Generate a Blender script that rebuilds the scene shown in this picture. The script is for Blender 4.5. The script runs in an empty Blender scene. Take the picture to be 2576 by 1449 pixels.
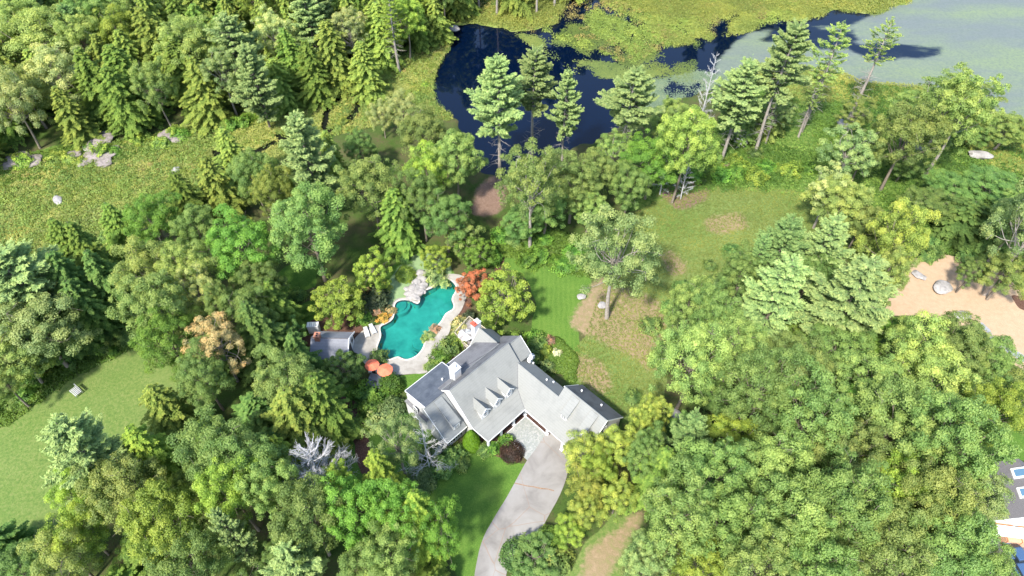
import bpy, bmesh, math, random
import numpy as np
from mathutils import Vector, Matrix
R = math.radians
random.seed(7); rng = np.random.default_rng(7)
scene = bpy.context.scene
col = scene.collection

# ------------------------------------------------------------------ camera, sky, sun, exposure
CAM_H, TILT, FPX = 95.0, R(40.7), 1717.0          # FPX for an image 2576 px wide
cam = bpy.data.cameras.new("camera"); cam_o = bpy.data.objects.new("camera", cam); col.objects.link(cam_o)
cam_o.location = (0, 0, CAM_H); cam_o.rotation_euler = (TILT, 0, 0)
cam.sensor_width = 36; cam.lens = 36 * FPX / 2576; cam.clip_start = 1; cam.clip_end = 3000
scene.camera = cam_o
SUN_AZ = math.atan2(-0.86, -0.50); SUN_EL = R(51)   # direction towards the sun in the ground plane
sv = Vector((math.cos(SUN_AZ)*math.cos(SUN_EL), math.sin(SUN_AZ)*math.cos(SUN_EL), math.sin(SUN_EL)))
w = bpy.data.worlds.new("World"); scene.world = w; w.use_nodes = True
wn = w.node_tree.nodes; wl = w.node_tree.links
sky = wn.new('ShaderNodeTexSky'); sky.sky_type = 'NISHITA'; sky.sun_disc = False
sky.sun_elevation = SUN_EL; sky.sun_rotation = math.pi/2 - SUN_AZ
wl.new(sky.outputs[0], wn['Background'].inputs[0]); wn['Background'].inputs[1].default_value = 0.15
sl = bpy.data.lights.new("sun", 'SUN'); sl.energy = 3.05; sl.angle = R(5); sl.color = (1.0, 0.95, 0.86)
so = bpy.data.objects.new("sun", sl); col.objects.link(so); so.rotation_euler = sv.to_track_quat('Z', 'Y').to_euler()
scene.view_settings.view_transform = 'Standard'; scene.view_settings.look = 'None'
scene.view_settings.exposure = 1.38; scene.view_settings.gamma = 1
scene.cycles.max_bounces = 6; scene.cycles.diffuse_bounces = 3; scene.cycles.transparent_max_bounces = 8

# ------------------------------------------------------------------ picture point -> place in the world
def at(x, y, z=0.0):
    u = (x-1288)/FPX; v = -(y-724.5)/FPX
    d = (u, math.sin(TILT)+v*math.cos(TILT), -math.cos(TILT)+v*math.sin(TILT))
    t = (z-CAM_H)/d[2]
    return Vector((d[0]*t, d[1]*t, z))
def to_px(p):
    q = Vector(p)-Vector((0, 0, CAM_H)); wv = q.y*math.sin(TILT)-q.z*math.cos(TILT)
    return 1288+q.x/wv*FPX, 724.5-(q.y*math.cos(TILT)+q.z*math.sin(TILT))/wv*FPX
def zm(ox, oy, k): return lambda x, y, z=0.0: at((ox+x/k)/1.1925, (oy+y/k)/1.1925, z)
z2 = zm(1150, 880, 3.019); z3 = zm(860, 740, 3.15); z7 = zm(1024, 1152, 2.5156); z8 = zm(2048, 1152, 2.5156)
z5 = zm(2048, 576, 2.5156); z6 = zm(0, 1152, 2.5156); z4 = zm(0, 576, 2.5156); za = zm(0, 0, 2.5156); zb = zm(1024, 0, 2.5156); zc = zm(2048, 0, 2.5156)

# ------------------------------------------------------------------ object helpers
def tag(o, label=None, cat=None, group=None, kind=None):
    if label: o['label'] = label
    if cat: o['category'] = cat
    if group: o['group'] = group
    if kind: o['kind'] = kind
    return o
def empty(name, loc, label, cat, rz=0, group=None):
    o = bpy.data.objects.new(name, None); col.objects.link(o); o.location = loc; o.rotation_euler = (0, 0, rz)
    o.empty_display_size = .5
    return tag(o, label, cat, group)
def np_mesh(name, V, Fq, tint=None, smooth=False):
    """V (n,3), Fq (m,k) all faces with k corners"""
    me = bpy.data.meshes.new(name); V = np.asarray(V, np.float32); Fq = np.asarray(Fq, np.int32); k = Fq.shape[1]
    me.vertices.add(len(V)); me.vertices.foreach_set('co', V.ravel())
    me.loops.add(Fq.size); me.loops.foreach_set('vertex_index', Fq.ravel())
    me.polygons.add(len(Fq)); me.polygons.foreach_set('loop_start', np.arange(len(Fq), dtype=np.int32)*k)
    me.polygons.foreach_set('loop_total', np.full(len(Fq), k, np.int32))
    if smooth: me.polygons.foreach_set('use_smooth', np.ones(len(Fq), bool))
    me.update(calc_edges=True)
    if tint is not None:
        a = me.attributes.new('tint', 'FLOAT', 'POINT'); a.data.foreach_set('value', np.asarray(tint, np.float32))
    return me
def link(name, me, mat=None, parent=None, loc=None):
    o = bpy.data.objects.new(name, me); col.objects.link(o)
    if mat and len(me.materials) == 0: me.materials.append(mat)
    if parent: o.parent = parent
    if loc is not None: o.location = loc
    return o
class MB:
    """collects shapes for ONE mesh object"""
    def __init__(s): s.bm = bmesh.new()
    def box(s, x0, x1, y0, y1, z0, z1, M=None, bev=0):
        r = bmesh.ops.create_cube(s.bm, size=1); vs = r['verts']
        for v in vs: v.co = Vector(((x0+x1)/2+v.co.x*(x1-x0), (y0+y1)/2+v.co.y*(y1-y0), (z0+z1)/2+v.co.z*(z1-z0)))
        if bev:
            es = list({e for v in vs for e in v.link_edges}); rr = bmesh.ops.bevel(s.bm, geom=es, offset=bev, segments=2, affect='EDGES'); vs = list({v for f in rr['faces'] for v in f.verts} | {v for v in vs if v.is_valid})
        if M: bmesh.ops.transform(s.bm, matrix=M, verts=vs)
        return s
    def poly(s, pts): s.bm.faces.new([s.bm.verts.new(p) for p in pts]); return s
    def slab(s, pts, t):
        """polygon in 3D made a slab of thickness t downwards"""
        pts = [Vector(p) for p in pts]; a = [s.bm.verts.new(p) for p in pts]; b = [s.bm.verts.new(p-Vector((0, 0, t))) for p in pts]
        n = len(a); s.bm.faces.new(a); s.bm.faces.new(b[::-1])
        for i in range(n): s.bm.faces.new((a[i], b[i], b[(i+1) % n], a[(i+1) % n]))
        return s
    def prism(s, prof, axis, a0, a1):
        """profile list of (p,z) extruded along axis 'x' (p=y) or 'y' (p=x)"""
        f = (lambda p, z, a: (a, p, z)) if axis == 'x' else (lambda p, z, a: (p, a, z))
        A = [s.bm.verts.new(f(p, z, a0)) for p, z in prof]; B = [s.bm.verts.new(f(p, z, a1)) for p, z in prof]; n = len(A)
        s.bm.faces.new(A); s.bm.faces.new(B[::-1])
        for i in range(n): s.bm.faces.new((A[i], B[i], B[(i+1) % n], A[(i+1) % n]))
        return s
    def cyl(s, p0, p1, r0, r1=None, n=10):
        p0 = Vector(p0); p1 = Vector(p1); r1 = r0 if r1 is None else r1; d = p1-p0
        M = Matrix.Translation((p0+p1)/2) @ d.to_track_quat('Z', 'Y').to_matrix().to_4x4()
        bmesh.ops.create_cone(s.bm, cap_ends=True, segments=n, radius1=max(r0, .001), radius2=max(r1, .001), depth=d.length, matrix=M); return s
    def build(s, name, mat, parent=None, smooth=False):
        bmesh.ops.recalc_face_normals(s.bm, faces=s.bm.faces[:]); me = bpy.data.meshes.new(name); s.bm.to_mesh(me); s.bm.free()
        if smooth: me.polygons.foreach_set('use_smooth', np.ones(len(me.polygons), bool))
        return link(name, me, mat, parent)

# ------------------------------------------------------------------ materials
def mat(name, base=(.5, .5, .5), rough=.8, spec=.3):
    m = bpy.data.materials.new(name); m.use_nodes = True; b = m.node_tree.nodes['Principled BSDF']
    b.inputs['Base Color'].default_value = (*base, 1); b.inputs['Roughness'].default_value = rough; b.inputs['Specular IOR Level'].default_value = spec
    return m, m.node_tree, b
class NT:
    def __init__(s, nt): s.nt = nt; s.geo = None
    def n(s, t, **k):
        x = s.nt.nodes.new('ShaderNode'+t)
        for a, b in k.items(): setattr(x, a, b)
        return x
    def l(s, a, b): s.nt.links.new(a, b)
    def pos(s):
        if not s.geo: s.geo = s.n('NewGeometry')
        return s.geo.outputs['Position']
    def noise(s, scale, detail=4, rough=.6, vec=None, dist=0):
        x = s.n('TexNoise'); x.inputs['Scale'].default_value = scale; x.inputs['Detail'].default_value = detail; x.inputs['Roughness'].default_value = rough; x.inputs['Distortion'].default_value = dist
        s.l(vec or s.pos(), x.inputs['Vector']); return x.outputs['Fac']
    def ramp(s, fac, stops):
        x = s.n('ValToRGB'); e = x.color_ramp.elements
        while len(e) < len(stops): e.new(.5)
        for i, (p, c) in enumerate(stops): e[i].position = p; e[i].color = (*c, 1) if len(c) == 3 else c
        s.l(fac, x.inputs[0]); return x.outputs[0]
    def mix(s, f, a, b, mode='MIX'):
        x = s.n('Mix', data_type='RGBA', blend_type=mode)
        for sock, v in ((x.inputs[0], f), (x.inputs[6], a), (x.inputs[7], b)):
            if isinstance(v, (int, float)): sock.default_value = v
            elif isinstance(v, tuple): sock.default_value = (*v, 1)
            else: s.l(v, sock)
        return x.outputs[2]
    def math(s, op, a, b=None, c=None, clamp=False):
        x = s.n('Math', operation=op, use_clamp=clamp)
        for i, v in enumerate((a, b, c)):
            if v is None: continue
            if isinstance(v, (int, float)): x.inputs[i].default_value = v
            else: s.l(v, x.inputs[i])
        return x.outputs[0]
    def attr(s, name): return s.n('Attribute', attribute_name=name).outputs['Fac']
    def bump(s, h, strength, dist=.1, b=None):
        x = s.n('Bump'); x.inputs['Strength'].default_value = strength; x.inputs['Distance'].default_value = dist; s.l(h, x.inputs['Height']); s.l(x.outputs[0], b.inputs['Normal'])

def noisy(name, c1, c2, scale=3, rough=.8, spec=.3, bump=0, detail=6, c3=None, s3=.3):
    m, nt, b = mat(name, c1, rough, spec); t = NT(nt)
    tc = t.n('TexCoord').outputs['Object']
    f = t.noise(scale, detail, .65, tc); c = t.ramp(f, [(.35, c1), (.65, c2)])
    if c3: c = t.mix(t.ramp(t.noise(s3, 4, .6, tc), [(.5, (0, 0, 0)), (.68, (1, 1, 1))]), c, c3)
    t.l(c, b.inputs['Base Color'])
    if bump: t.bump(f, bump, .05, b)
    return m
M = {}
def leaf_mat(name, transl=.38, spec=.30, rough=.55):
    m = bpy.data.materials.new(name); m.use_nodes = True; nt = m.node_tree; nt.nodes.remove(nt.nodes['Principled BSDF']); t = NT(nt)
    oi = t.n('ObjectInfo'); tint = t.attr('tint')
    # tint: 0 dark inner leaf with shade painted in .. 1 fresh yellow tip and painted lit top
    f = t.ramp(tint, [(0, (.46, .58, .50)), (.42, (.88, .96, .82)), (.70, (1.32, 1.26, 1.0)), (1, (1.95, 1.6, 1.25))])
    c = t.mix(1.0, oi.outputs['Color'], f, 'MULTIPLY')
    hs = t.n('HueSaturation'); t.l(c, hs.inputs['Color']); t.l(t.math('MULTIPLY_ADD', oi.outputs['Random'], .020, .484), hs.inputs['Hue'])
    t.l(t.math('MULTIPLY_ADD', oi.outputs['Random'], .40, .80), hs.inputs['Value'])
    pb = t.n('BsdfPrincipled'); pb.inputs['Roughness'].default_value = rough; pb.inputs['Specular IOR Level'].default_value = spec
    tr = t.n('BsdfTranslucent'); mx = t.n('MixShader'); mx.inputs[0].default_value = transl
    t.l(hs.outputs[0], pb.inputs['Base Color']); t.l(t.mix(1.0, hs.outputs[0], (1.25, 1.2, .55), 'MULTIPLY'), tr.inputs['Color'])
    t.l(pb.outputs[0], mx.inputs[1]); t.l(tr.outputs[0], mx.inputs[2]); t.l(mx.outputs[0], nt.nodes['Material Output'].inputs['Surface'])
    return m
M['leaf'] = leaf_mat('leaves'); M['needle'] = leaf_mat('needles', .30, .08, .85)
M['bark'] = noisy('bark', (.14, .11, .085), (.30, .26, .21), 6, .9, .1, .4)
M['bark_pale'] = noisy('bark_pale', (.24, .21, .18), (.40, .36, .32), 5, .9, .1, .4)
M['silver'] = noisy('silver_wood', (.46, .45, .455), (.62, .61, .61), 4, .9, .1, .3)
M['white'] = noisy('white_paint', (.56, .56, .56), (.64, .64, .635), 1.5, .6)
M['trim'] = noisy('white_trim', (.78, .78, .77), (.84, .84, .83), 2, .5)
M['rock'] = noisy('granite', (.24, .225, .215), (.46, .435, .41), 1.6, .9, .2, .8, 8, (.16, .15, .13), .8)
M['rock_pink'] = noisy('ledge_rock', (.17, .145, .13), (.36, .31, .29), 1.6, .9, .2, 1.0, 10, (.13, .13, .07), .9)
M['conc'] = noisy('patio_concrete', (.32, .30, .265), (.39, .365, .33), 1.2, .85, .2, .15, 8, (.25, .23, .20), .35)
M['coral'] = noisy('coral_canvas', (.72, .16, .085), (.82, .22, .12), 2, .8)
M['dark'] = mat('dark_frame', (.03, .03, .035), .5)[0]
M['glass'] = mat('window_glass', (.03, .04, .05), .08, .6)[0]
M['skyglass'] = mat('skylight_glass', (.10, .20, .32), .12, .6)[0]
M['brick'] = noisy('brick', (.34, .14, .09), (.50, .24, .16), 5, .9, .2, .3)
M['redcap'] = noisy('red_cap', (.42, .08, .05), (.55, .14, .09), 4, .8)
M['deckwood'] = noisy('grey_deck', (.20, .18, .17), (.30, .28, .27), 3, .8)
M['porch'] = noisy('porch_floor', (.055, .028, .022), (.09, .05, .04), 2, .6)
M['rail'] = noisy('tan_rail', (.50, .45, .34), (.62, .56, .44), 3, .7)
M['cover'] = noisy('vinyl_cover', (.10, .11, .13), (.15, .16, .18), 2, .45)
M['cloth_grey'] = noisy('grey_canvas', (.35, .36, .36), (.5, .5, .5), 2, .8)
M['garage_door'] = noisy('tan_door', (.62, .36, .22), (.70, .42, .27), 1, .6)
M['cedar'] = noisy('cedar_boards', (.36, .14, .06), (.48, .21, .10), 2, .6)
M['carpaint'] = mat('blue_car_paint', (.05, .10, .20), .2, .6)[0]
M['mulch'] = noisy('mulch', (.09, .045, .03), (.18, .10, .07), 2.5, .95, .1, .5)
M['orange'] = mat('pumpkin_skin', (.75, .22, .02), .5)[0]
M['stream'] = mat('stream', (.01, .012, .01), .05)[0]
def roof_mat(name, c1, c2, stain, amount=.5, course=.28):
    m, nt, b = mat(name, c1, .85, .25); t = NT(nt); tc = t.n('TexCoord').outputs['Object']
    g = t.noise(9, 3, .7, tc); c = t.ramp(g, [(.3, c1), (.7, c2)])
    mp = t.n('Mapping'); mp.inputs['Scale'].default_value = (1, 1, .15); t.l(tc, mp.inputs[0])
    st = t.ramp(t.noise(.45, 6, .65, mp.outputs[0]), [(.48, (0, 0, 0)), (.75, (amount,)*3)])
    c = t.mix(st, c, stain)
    sp = t.n('SeparateXYZ'); t.l(tc, sp.inputs[0])
    saw = t.math('FRACT', t.math('DIVIDE', sp.outputs[2], course))
    ln = t.math('MULTIPLY', t.math('LESS_THAN', saw, .2), .13)
    c = t.mix(ln, c, (.1, .1, .1)); t.l(c, b.inputs['Base Color']); t.bump(saw, .15, .01, b)
    return m
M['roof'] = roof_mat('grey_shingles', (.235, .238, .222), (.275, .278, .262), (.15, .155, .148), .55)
M['roof_old_shaded'] = roof_mat('weathered_shaded_shingles', (.14, .14, .147), (.20, .20, .207), (.075, .075, .078), .9)  # back slopes: shade put into the colour, plus dark weather streaks
M['roof_left_and_shaded'] = roof_mat('blue_grey_and_shaded_shingles', (.185, .197, .197), (.225, .237, .237), (.13, .14, .14), .5)  # left wing's own tone; on slopes facing away it is painted shade
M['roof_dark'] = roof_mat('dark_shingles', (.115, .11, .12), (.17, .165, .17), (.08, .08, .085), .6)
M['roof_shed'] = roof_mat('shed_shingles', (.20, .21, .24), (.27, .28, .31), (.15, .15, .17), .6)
m, nt, b = mat('roof_membrane', (.13, .15, .18), .6, .3); t = NT(nt); tc = t.n('TexCoord').outputs['Object']; sp = t.n('SeparateXYZ'); t.l(tc, sp.inputs[0])
seam = t.math('LESS_THAN', t.math('FRACT', t.math('MULTIPLY', t.math('ADD', sp.outputs[1], 20), .62)), .05)
c = t.ramp(t.noise(.8, 6, .6, tc), [(.3, (.055, .066, .085)), (.7, (.11, .125, .148))]); t.l(t.mix(t.math('MULTIPLY', seam, .6), c, (.06, .07, .08)), b.inputs['Base Color']); M['membrane'] = m
# asphalt drive
m, nt, b = mat('driveway_asphalt', (.4, .4, .4), .9, .2); t = NT(nt)
c = t.ramp(t.noise(.22, 7, .62, dist=.6), [(.3, (.165, .153, .14)), (.5, (.26, .244, .225)), (.75, (.33, .32, .305))])
c = t.mix(t.math('MULTIPLY', t.noise(6, 3), .25), c, (.25, .24, .23))
vo = t.n('TexVoronoi', feature='DISTANCE_TO_EDGE'); vo.inputs['Scale'].default_value = .13; dn = t.n('TexNoise'); dn.inputs['Scale'].default_value = .5; dn.inputs['Detail'].default_value = 5
t.l(t.pos(), dn.inputs['Vector']); t.l(t.mix(.12, t.pos(), dn.outputs['Color'], 'LINEAR_LIGHT'), vo.inputs['Vector'])
c = t.mix(t.ramp(vo.outputs['Distance'], [(.0, (.55,)*3), (.007, (0, 0, 0))]), c, (.26, .15, .09)); t.l(c, b.inputs['Base Color']); t.bump(t.noise(12), .2, .03, b); M['drive'] = m
# cobbles
m, nt, b = mat('cobbles', (.4, .4, .4), .85, .3); t = NT(nt); vo = t.n('TexVoronoi'); vo.inputs['Scale'].default_value = 4.2; t.l(t.pos(), vo.inputs['Vector'])
ve = t.n('TexVoronoi', feature='DISTANCE_TO_EDGE'); ve.inputs['Scale'].default_value = 4.2; t.l(t.pos(), ve.inputs['Vector'])
sx = t.n('SeparateXYZ'); t.l(vo.outputs['Color'], sx.inputs[0])
c = t.ramp(sx.outputs[0], [(0, (.25, .265, .255)), (.6, (.31, .32, .305)), (1, (.38, .375, .36))]); c = t.mix(t.ramp(ve.outputs['Distance'], [(.02, (.6,)*3), (.09, (0, 0, 0))]), c, (.24, .26, .20))
t.l(c, b.inputs['Base Color']); t.bump(ve.outputs['Distance'], .4, .05, b); M['cobble'] = m
# ground: patches of cover by attribute, edges broken by noise
m, nt, b = mat('ground', (.1, .15, .05), 1, .05); t = NT(nt)
n1 = t.noise(.16, 6, .65); n2 = t.noise(1.1, 5, .7); n3 = t.noise(5.5, 4, .75); n4 = t.noise(.05, 3, .5)
def msk(a, lo=.38, hi=.62, k=.5):
    f = t.math('ADD', t.attr(a), t.math('MULTIPLY', t.math('SUBTRACT', t.math('ADD', t.math('MULTIPLY', n2, .6), t.math('MULTIPLY', n1, .4)), .5), k))
    x = t.n('MapRange', interpolation_type='SMOOTHSTEP'); x.inputs[1].default_value = lo; x.inputs[2].default_value = hi; t.l(f, x.inputs[0]); return x.outputs[0]
floor_c = t.mix(t.ramp(n1, [(.42, (0, 0, 0)), (.6, (1, 1, 1))]), (.045, .075, .018), (.10, .07, .045))
floor_c = t.mix(t.ramp(n3, [(.4, (0, 0, 0)), (.7, (1, 1, 1))]), floor_c, (.08, .14, .03))
wild = t.ramp(n2, [(.3, (.045, .095, .018)), (.5, (.10, .17, .035)), (.7, (.20, .24, .06))])
lawn = t.mix(n3, t.ramp(n1, [(.3, (.055, .13, .022)), (.55, (.095, .19, .03)), (.75, (.17, .25, .05))]), t.ramp(n3, [(.35, (.045, .11, .02)), (.65, (.15, .24, .045))]))
wv = t.n('TexWave'); wv.inputs['Scale'].default_value = .36; wv.inputs['Distortion'].default_value = 3.2; wv.inputs['Detail'].default_value = 3
mp = t.n('Mapping'); mp.inputs['Rotation'].default_value = (0, 0, R(2)); t.l(t.pos(), mp.inputs[0]); t.l(mp.outputs[0], wv.inputs['Vector'])
lawn2 = t.mix(t.math('MULTIPLY', t.math('MULTIPLY', wv.outputs['Fac'], t.attr('mown')), .13), lawn, (.22, .30, .07))
soft = t.mix(n1, t.ramp(n4, [(.35, (.10, .18, .04)), (.65, (.19, .235, .08))]), t.ramp(t.noise(2.2, 6, .7), [(.35, (.07, .13, .03)), (.5, (.15, .21, .05)), (.65, (.24, .25, .09))]))
marsh = t.mix(n3, t.ramp(n1, [(.3, (.11, .18, .04)), (.5, (.19, .25, .06)), (.7, (.33, .32, .13))]), t.ramp(n2, [(.3, (.07, .11, .02)), (.7, (.27, .29, .08))]))
dry = t.mix(n3, t.ramp(n2, [(.35, (.17, .20, .06)), (.5, (.23, .175, .10)), (.68, (.36, .255, .175))]), (.30, .23, .13))
sand = t.mix(t.math('MULTIPLY', t.noise(.6, 7, .75), .9), t.ramp(n2, [(.3, (.36, .245, .15)), (.7, (.47, .345, .23))]), (.50, .36, .24))
mul = t.ramp(n3, [(.3, (.07, .035, .025)), (.7, (.17, .10, .07))])
leaf_l = t.ramp(n3, [(.3, (.12, .07, .05)), (.7, (.30, .21, .16))])
c = floor_c
for a, cc, lo, hi in (('wild', wild, .38, .62), ('marsh', marsh, .38, .62), ('field', soft, .42, .56), ('lawn', lawn2, .42, .56), ('mint', t.mix(n3, (.16, .25, .10), (.30, .40, .21)), .35, .6), ('dry', dry, .18, .66), ('litter', leaf_l, .28, .72), ('sand', sand, .45, .52), ('mulch', mul, .44, .56)):
    c = t.mix(msk(a, lo, hi, .3 if a in ('sand', 'mulch', 'lawn') else 1.3 if a in ('dry', 'litter') else .55), c, cc)
t.l(c, b.inputs['Base Color']); t.bump(n3, .9, .12, b); M['ground'] = m

# ------------------------------------------------------------------ ground sheet
def inside(X, Y, poly):
    poly = [(p[0], p[1]) for p in poly]; r = np.zeros(X.shape, bool); n = len(poly)
    for i in range(n):
        x0, y0 = poly[i]; x1, y1 = poly[(i+1) % n]
        if y0 == y1: continue
        c = ((y0 > Y) != (y1 > Y)) & (X < (x1-x0)*(Y-y0)/(y1-y0)+x0); r ^= c
    return r
def Q(pts, z=0.0): return [at(x, y, z) for x, y in pts]
POND = [(1142, 62), (1134, 112), (1100, 170), (1088, 225), (1100, 262), (1150, 300), (1180, 370), (1212, 432), (1255, 440), (1330, 395), (1430, 372), (1520, 335), (1600, 290), (1700, 250), (1800, 215), (1870, 185), (1990, 172), (2080, 168), (2180, 205), (2350, 215), (2440, 250), (2500, 280), (2560, 296), (2700, 330), (2900, 300), (2900, -120), (2340, -60), (2285, 2), (2200, 34), (2112, 20), (2040, 44), (1960, 22), (1900, 30), (1800, 42), (1700, 48), (1640, 36), (1560, 0), (1500, -10), (1430, 0), (1400, 60), (1310, 78), (1200, 56)]
STREAM = [[(945, 222), (905, 232), (868, 232), (835, 245), (815, 275), (806, 315), (815, 335), (826, 322), (828, 290), (842, 262), (872, 246), (910, 244)], [(800, 340), (838, 318), (868, 300), (888, 275), (896, 250), (912, 248), (905, 280), (885, 308), (850, 326), (810, 348)], [(530, 372), (560, 382), (590, 385), (575, 440), (548, 430)], [(690, 330), (740, 345), (770, 330), (760, 350), (700, 362)], [(600, 380), (650, 372), (690, 352), (700, 360), (650, 388)]]
POOL = [z3(*p) for p in [(1440, 312), (1470, 303), (1500, 300), (1535, 312), (1570, 337), (1595, 370), (1600, 400), (1588, 435), (1566, 468), (1556, 505), (1572, 540), (1578, 565), (1568, 592), (1540, 608), (1505, 628), (1485, 655), (1468, 690), (1440, 728), (1400, 755), (1345, 790), (1315, 825), (1303, 870), (1298, 910), (1284, 960), (1255, 1000), (1225, 1030), (1180, 1055), (1130, 1068), (1090, 1056), (1055, 1038), (1020, 1046), (975, 1066), (935, 1066), (890, 1040), (862, 1005), (855, 965), (868, 920), (888, 870), (896, 830), (884, 785), (890, 752), (945, 728), (995, 698), (1016, 660), (1024, 600), (1022, 548), (1050, 515), (1110, 503), (1170, 512), (1215, 536), (1242, 542), (1262, 520), (1260, 470), (1262, 430), (1335, 408), (1395, 382), (1425, 345)]]
PATIO = [z3(*p) for p in [(1440, 296), (1500, 262), (1600, 255), (1700, 290), (1720, 400), (1680, 540), (1640, 625), (1585, 675), (1555, 720), (1545, 800), (1500, 880), (1450, 960), (1400, 1060), (1340, 1185), (1280, 1200), (1180, 1200), (1060, 1212), (960, 1225), (860, 1210), (740, 1120), (690, 1020), (620, 990), (618, 900), (660, 850), (720, 790), (800, 745), (868, 745), (925, 706), (975, 680), (990, 650), (995, 600), (994, 545), (1030, 494), (1110, 480), (1190, 488), (1225, 505), (1235, 500), (1232, 412), (1330, 384), (1380, 362), (1405, 330)]]
DRIVE = [z7(*p) for p in [(1560, 345), (1500, 400), (1470, 470), (1402, 572), (1310, 742), (1240, 870), (1180, 962), (1130, 1050), (1085, 1125), (1045, 1232), (1020, 1350), (1003, 1449), (985, 1650), (1240, 1650), (1240, 1449), (1262, 1380), (1300, 1312), (1345, 1245), (1400, 1190), (1500, 1120), (1560, 1000), (1640, 860), (1690, 740), (1700, 640), (1700, 520), (1680, 460)]]
COURT = [z7(*p) for p in [(1384, 240), (1232, 388), (1285, 452), (1335, 492), (1365, 540), (1403, 574), (1460, 500), (1500, 440), (1545, 372), (1560, 345)]]
LAWNS = {
 'field': [Q([(-200, 1180), (0, 1062), (60, 1010), (130, 952), (200, 915), (300, 862), (400, 830), (520, 850), (560, 960), (500, 1100), (380, 1200), (250, 1260), (200, 1400), (130, 1500), (-200, 1700)])],
 'mint': [Q([(985, 800), (965, 740), (990, 690), (1030, 645), (1090, 632), (1130, 650), (1140, 690), (1100, 730), (1060, 750), (1010, 775)])],
 'lawn': [Q([(1256, 660), (1300, 645), (1400, 672), (1490, 700), (1500, 740), (1460, 800), (1455, 900), (1420, 920), (1370, 900), (1340, 850), (1345, 760), (1320, 700)]),
          ], 'meadow_': [Q([(1560, 560), (1640, 510), (1740, 470), (1860, 470), (1990, 478), (2080, 500), (2100, 560), (1960, 680), (1820, 800), (1700, 900), (1660, 1010), (1600, 1060), (1540, 1040), (1450, 960), (1400, 920), (1470, 850), (1520, 700)])],
 'lawn_': [Q([(860, 960), (960, 1000), (1040, 1060), (1130, 1130), (1210, 1112), (1262, 1135), (1300, 1172), (1345, 1150), (1380, 1300), (1230, 1500), (1170, 1500), (1100, 1330), (960, 1260), (860, 1180)]),
          Q([(690, 690), (760, 650), (800, 670), (790, 720), (740, 740), (700, 740)]), Q([(700, 840), (720, 790), (790, 750), (800, 790), (770, 850)]),
          Q([(990, 760), (960, 700), (1030, 630), (1110, 640), (1150, 690), (1090, 740), (1010, 790)]), Q([(1000, 940), (1080, 940), (1060, 980), (1020, 1000)]),
          Q([(2500, 1060), (2600, 1040), (2620, 1160), (2520, 1150)]),
          Q([(1400, 1500), (1470, 1370), (1560, 1280), (1640, 1300), (1620, 1420), (1560, 1500)])],
 'mown': [Q([(1262, 655), (1300, 645), (1400, 672), (1470, 720), (1450, 900), (1420, 920), (1370, 900), (1340, 850), (1345, 760), (1320, 700)])],
 'marsh': [Q([(-300, 500), (0, 432), (120, 400), (330, 352), (480, 318), (620, 292), (720, 262), (800, 225), (960, 160), (1080, 122), (1136, 96), (1140, 300), (1000, 300), (900, 330), (780, 345), (700, 430), (560, 480), (450, 530), (340, 610), (220, 690), (110, 730), (0, 750), (-300, 800)]),
           Q([(1120, 70), (1200, 30), (1500, -60), (2400, -120), (2320, 0), (2200, 80), (2100, 60), (1900, 100), (1700, 160), (1500, 160), (1300, 100)]),
           Q([(1880, 170), (2100, 160), (2350, 200), (2480, 255), (2620, 290), (2700, 480), (2500, 420), (2330, 300), (2150, 260), (1960, 250)])],
 'wild': [Q([(1560, 520), (1700, 420), (1780, 350), (1850, 220), (2100, 200), (2400, 240), (2700, 400), (2800, 1000), (2560, 850), (2400, 640), (2290, 620), (2050, 500), (1860, 480), (1740, 480)]), Q([(0, 400), (100, 380), (320, 345), (420, 340), (400, 380), (200, 430), (0, 470)]),
          Q([(1320, 870), (1400, 850), (1450, 900), (1440, 960), (1380, 910)]), Q([(1230, 640), (1320, 560), (1480, 600), (1480, 700), (1300, 650)]), Q([(0, 1000), (160, 920), (330, 840), (400, 800), (340, 870), (200, 940), (100, 1010), (0, 1080)])],
 'dry': [Q([(1462, 812), (1490, 770), (1560, 735), (1640, 770), (1665, 860), (1650, 925), (1590, 905), (1530, 880)]), Q([(1375, 905), (1440, 900), (1500, 930), (1548, 970), (1520, 1000), (1440, 960)]), Q([(1690, 640), (1740, 670), (1760, 700), (1700, 720)]), Q([(1500, 700), (1520, 690), (1530, 740), (1490, 760)]), Q([(1760, 560), (1860, 540), (1900, 580), (1800, 600)]),
         Q([(1430, 1500), (1480, 1380), (1580, 1290), (1620, 1300), (1560, 1380), (1500, 1500)])],
 'litter': [Q([(1640, 480), (1700, 455), (1790, 450), (1770, 510), (1680, 530)]), Q([(1180, 480), (1230, 440), (1290, 470), (1270, 540), (1200, 560)]), Q([(1775, 430), (1850, 405), (1910, 385), (1900, 400), (1800, 440)]), Q([(215, 365), (260, 340), (300, 360), (290, 400), (240, 415)])],
 'sand': [Q([(2285, 655), (2330, 636), (2400, 645), (2470, 652), (2530, 690), (2580, 740), (2720, 800), (2720, 1000), (2570, 930), (2500, 880), (2440, 820), (2330, 800), (2220, 790), (2265, 710)])],
 'mulch': [Q([(1190, 1135), (1200, 1118), (1260, 1120), (1310, 1140), (1318, 1150), (1296, 1162), (1262, 1150), (1220, 1140)]), Q([(850, 985), (900, 1010), (930, 1090), (940, 1180), (905, 1200), (890, 1110), (860, 1030)]), Q([(690, 780), (720, 765), (745, 790), (720, 860), (690, 860)]), Q([(740, 850), (790, 800), (900, 790), (920, 840), (900, 860), (780, 870)]), Q([(1140, 770), (1190, 740), (1190, 800), (1150, 800)]), Q([(1085, 920), (1150, 830), (1180, 830), (1140, 920), (1100, 950)]), Q([(1250, 640), (1275, 630), (1270, 670), (1250, 700)]), Q([(2540, 740), (2640, 760), (2640, 800), (2560, 770)])],
}
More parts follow.
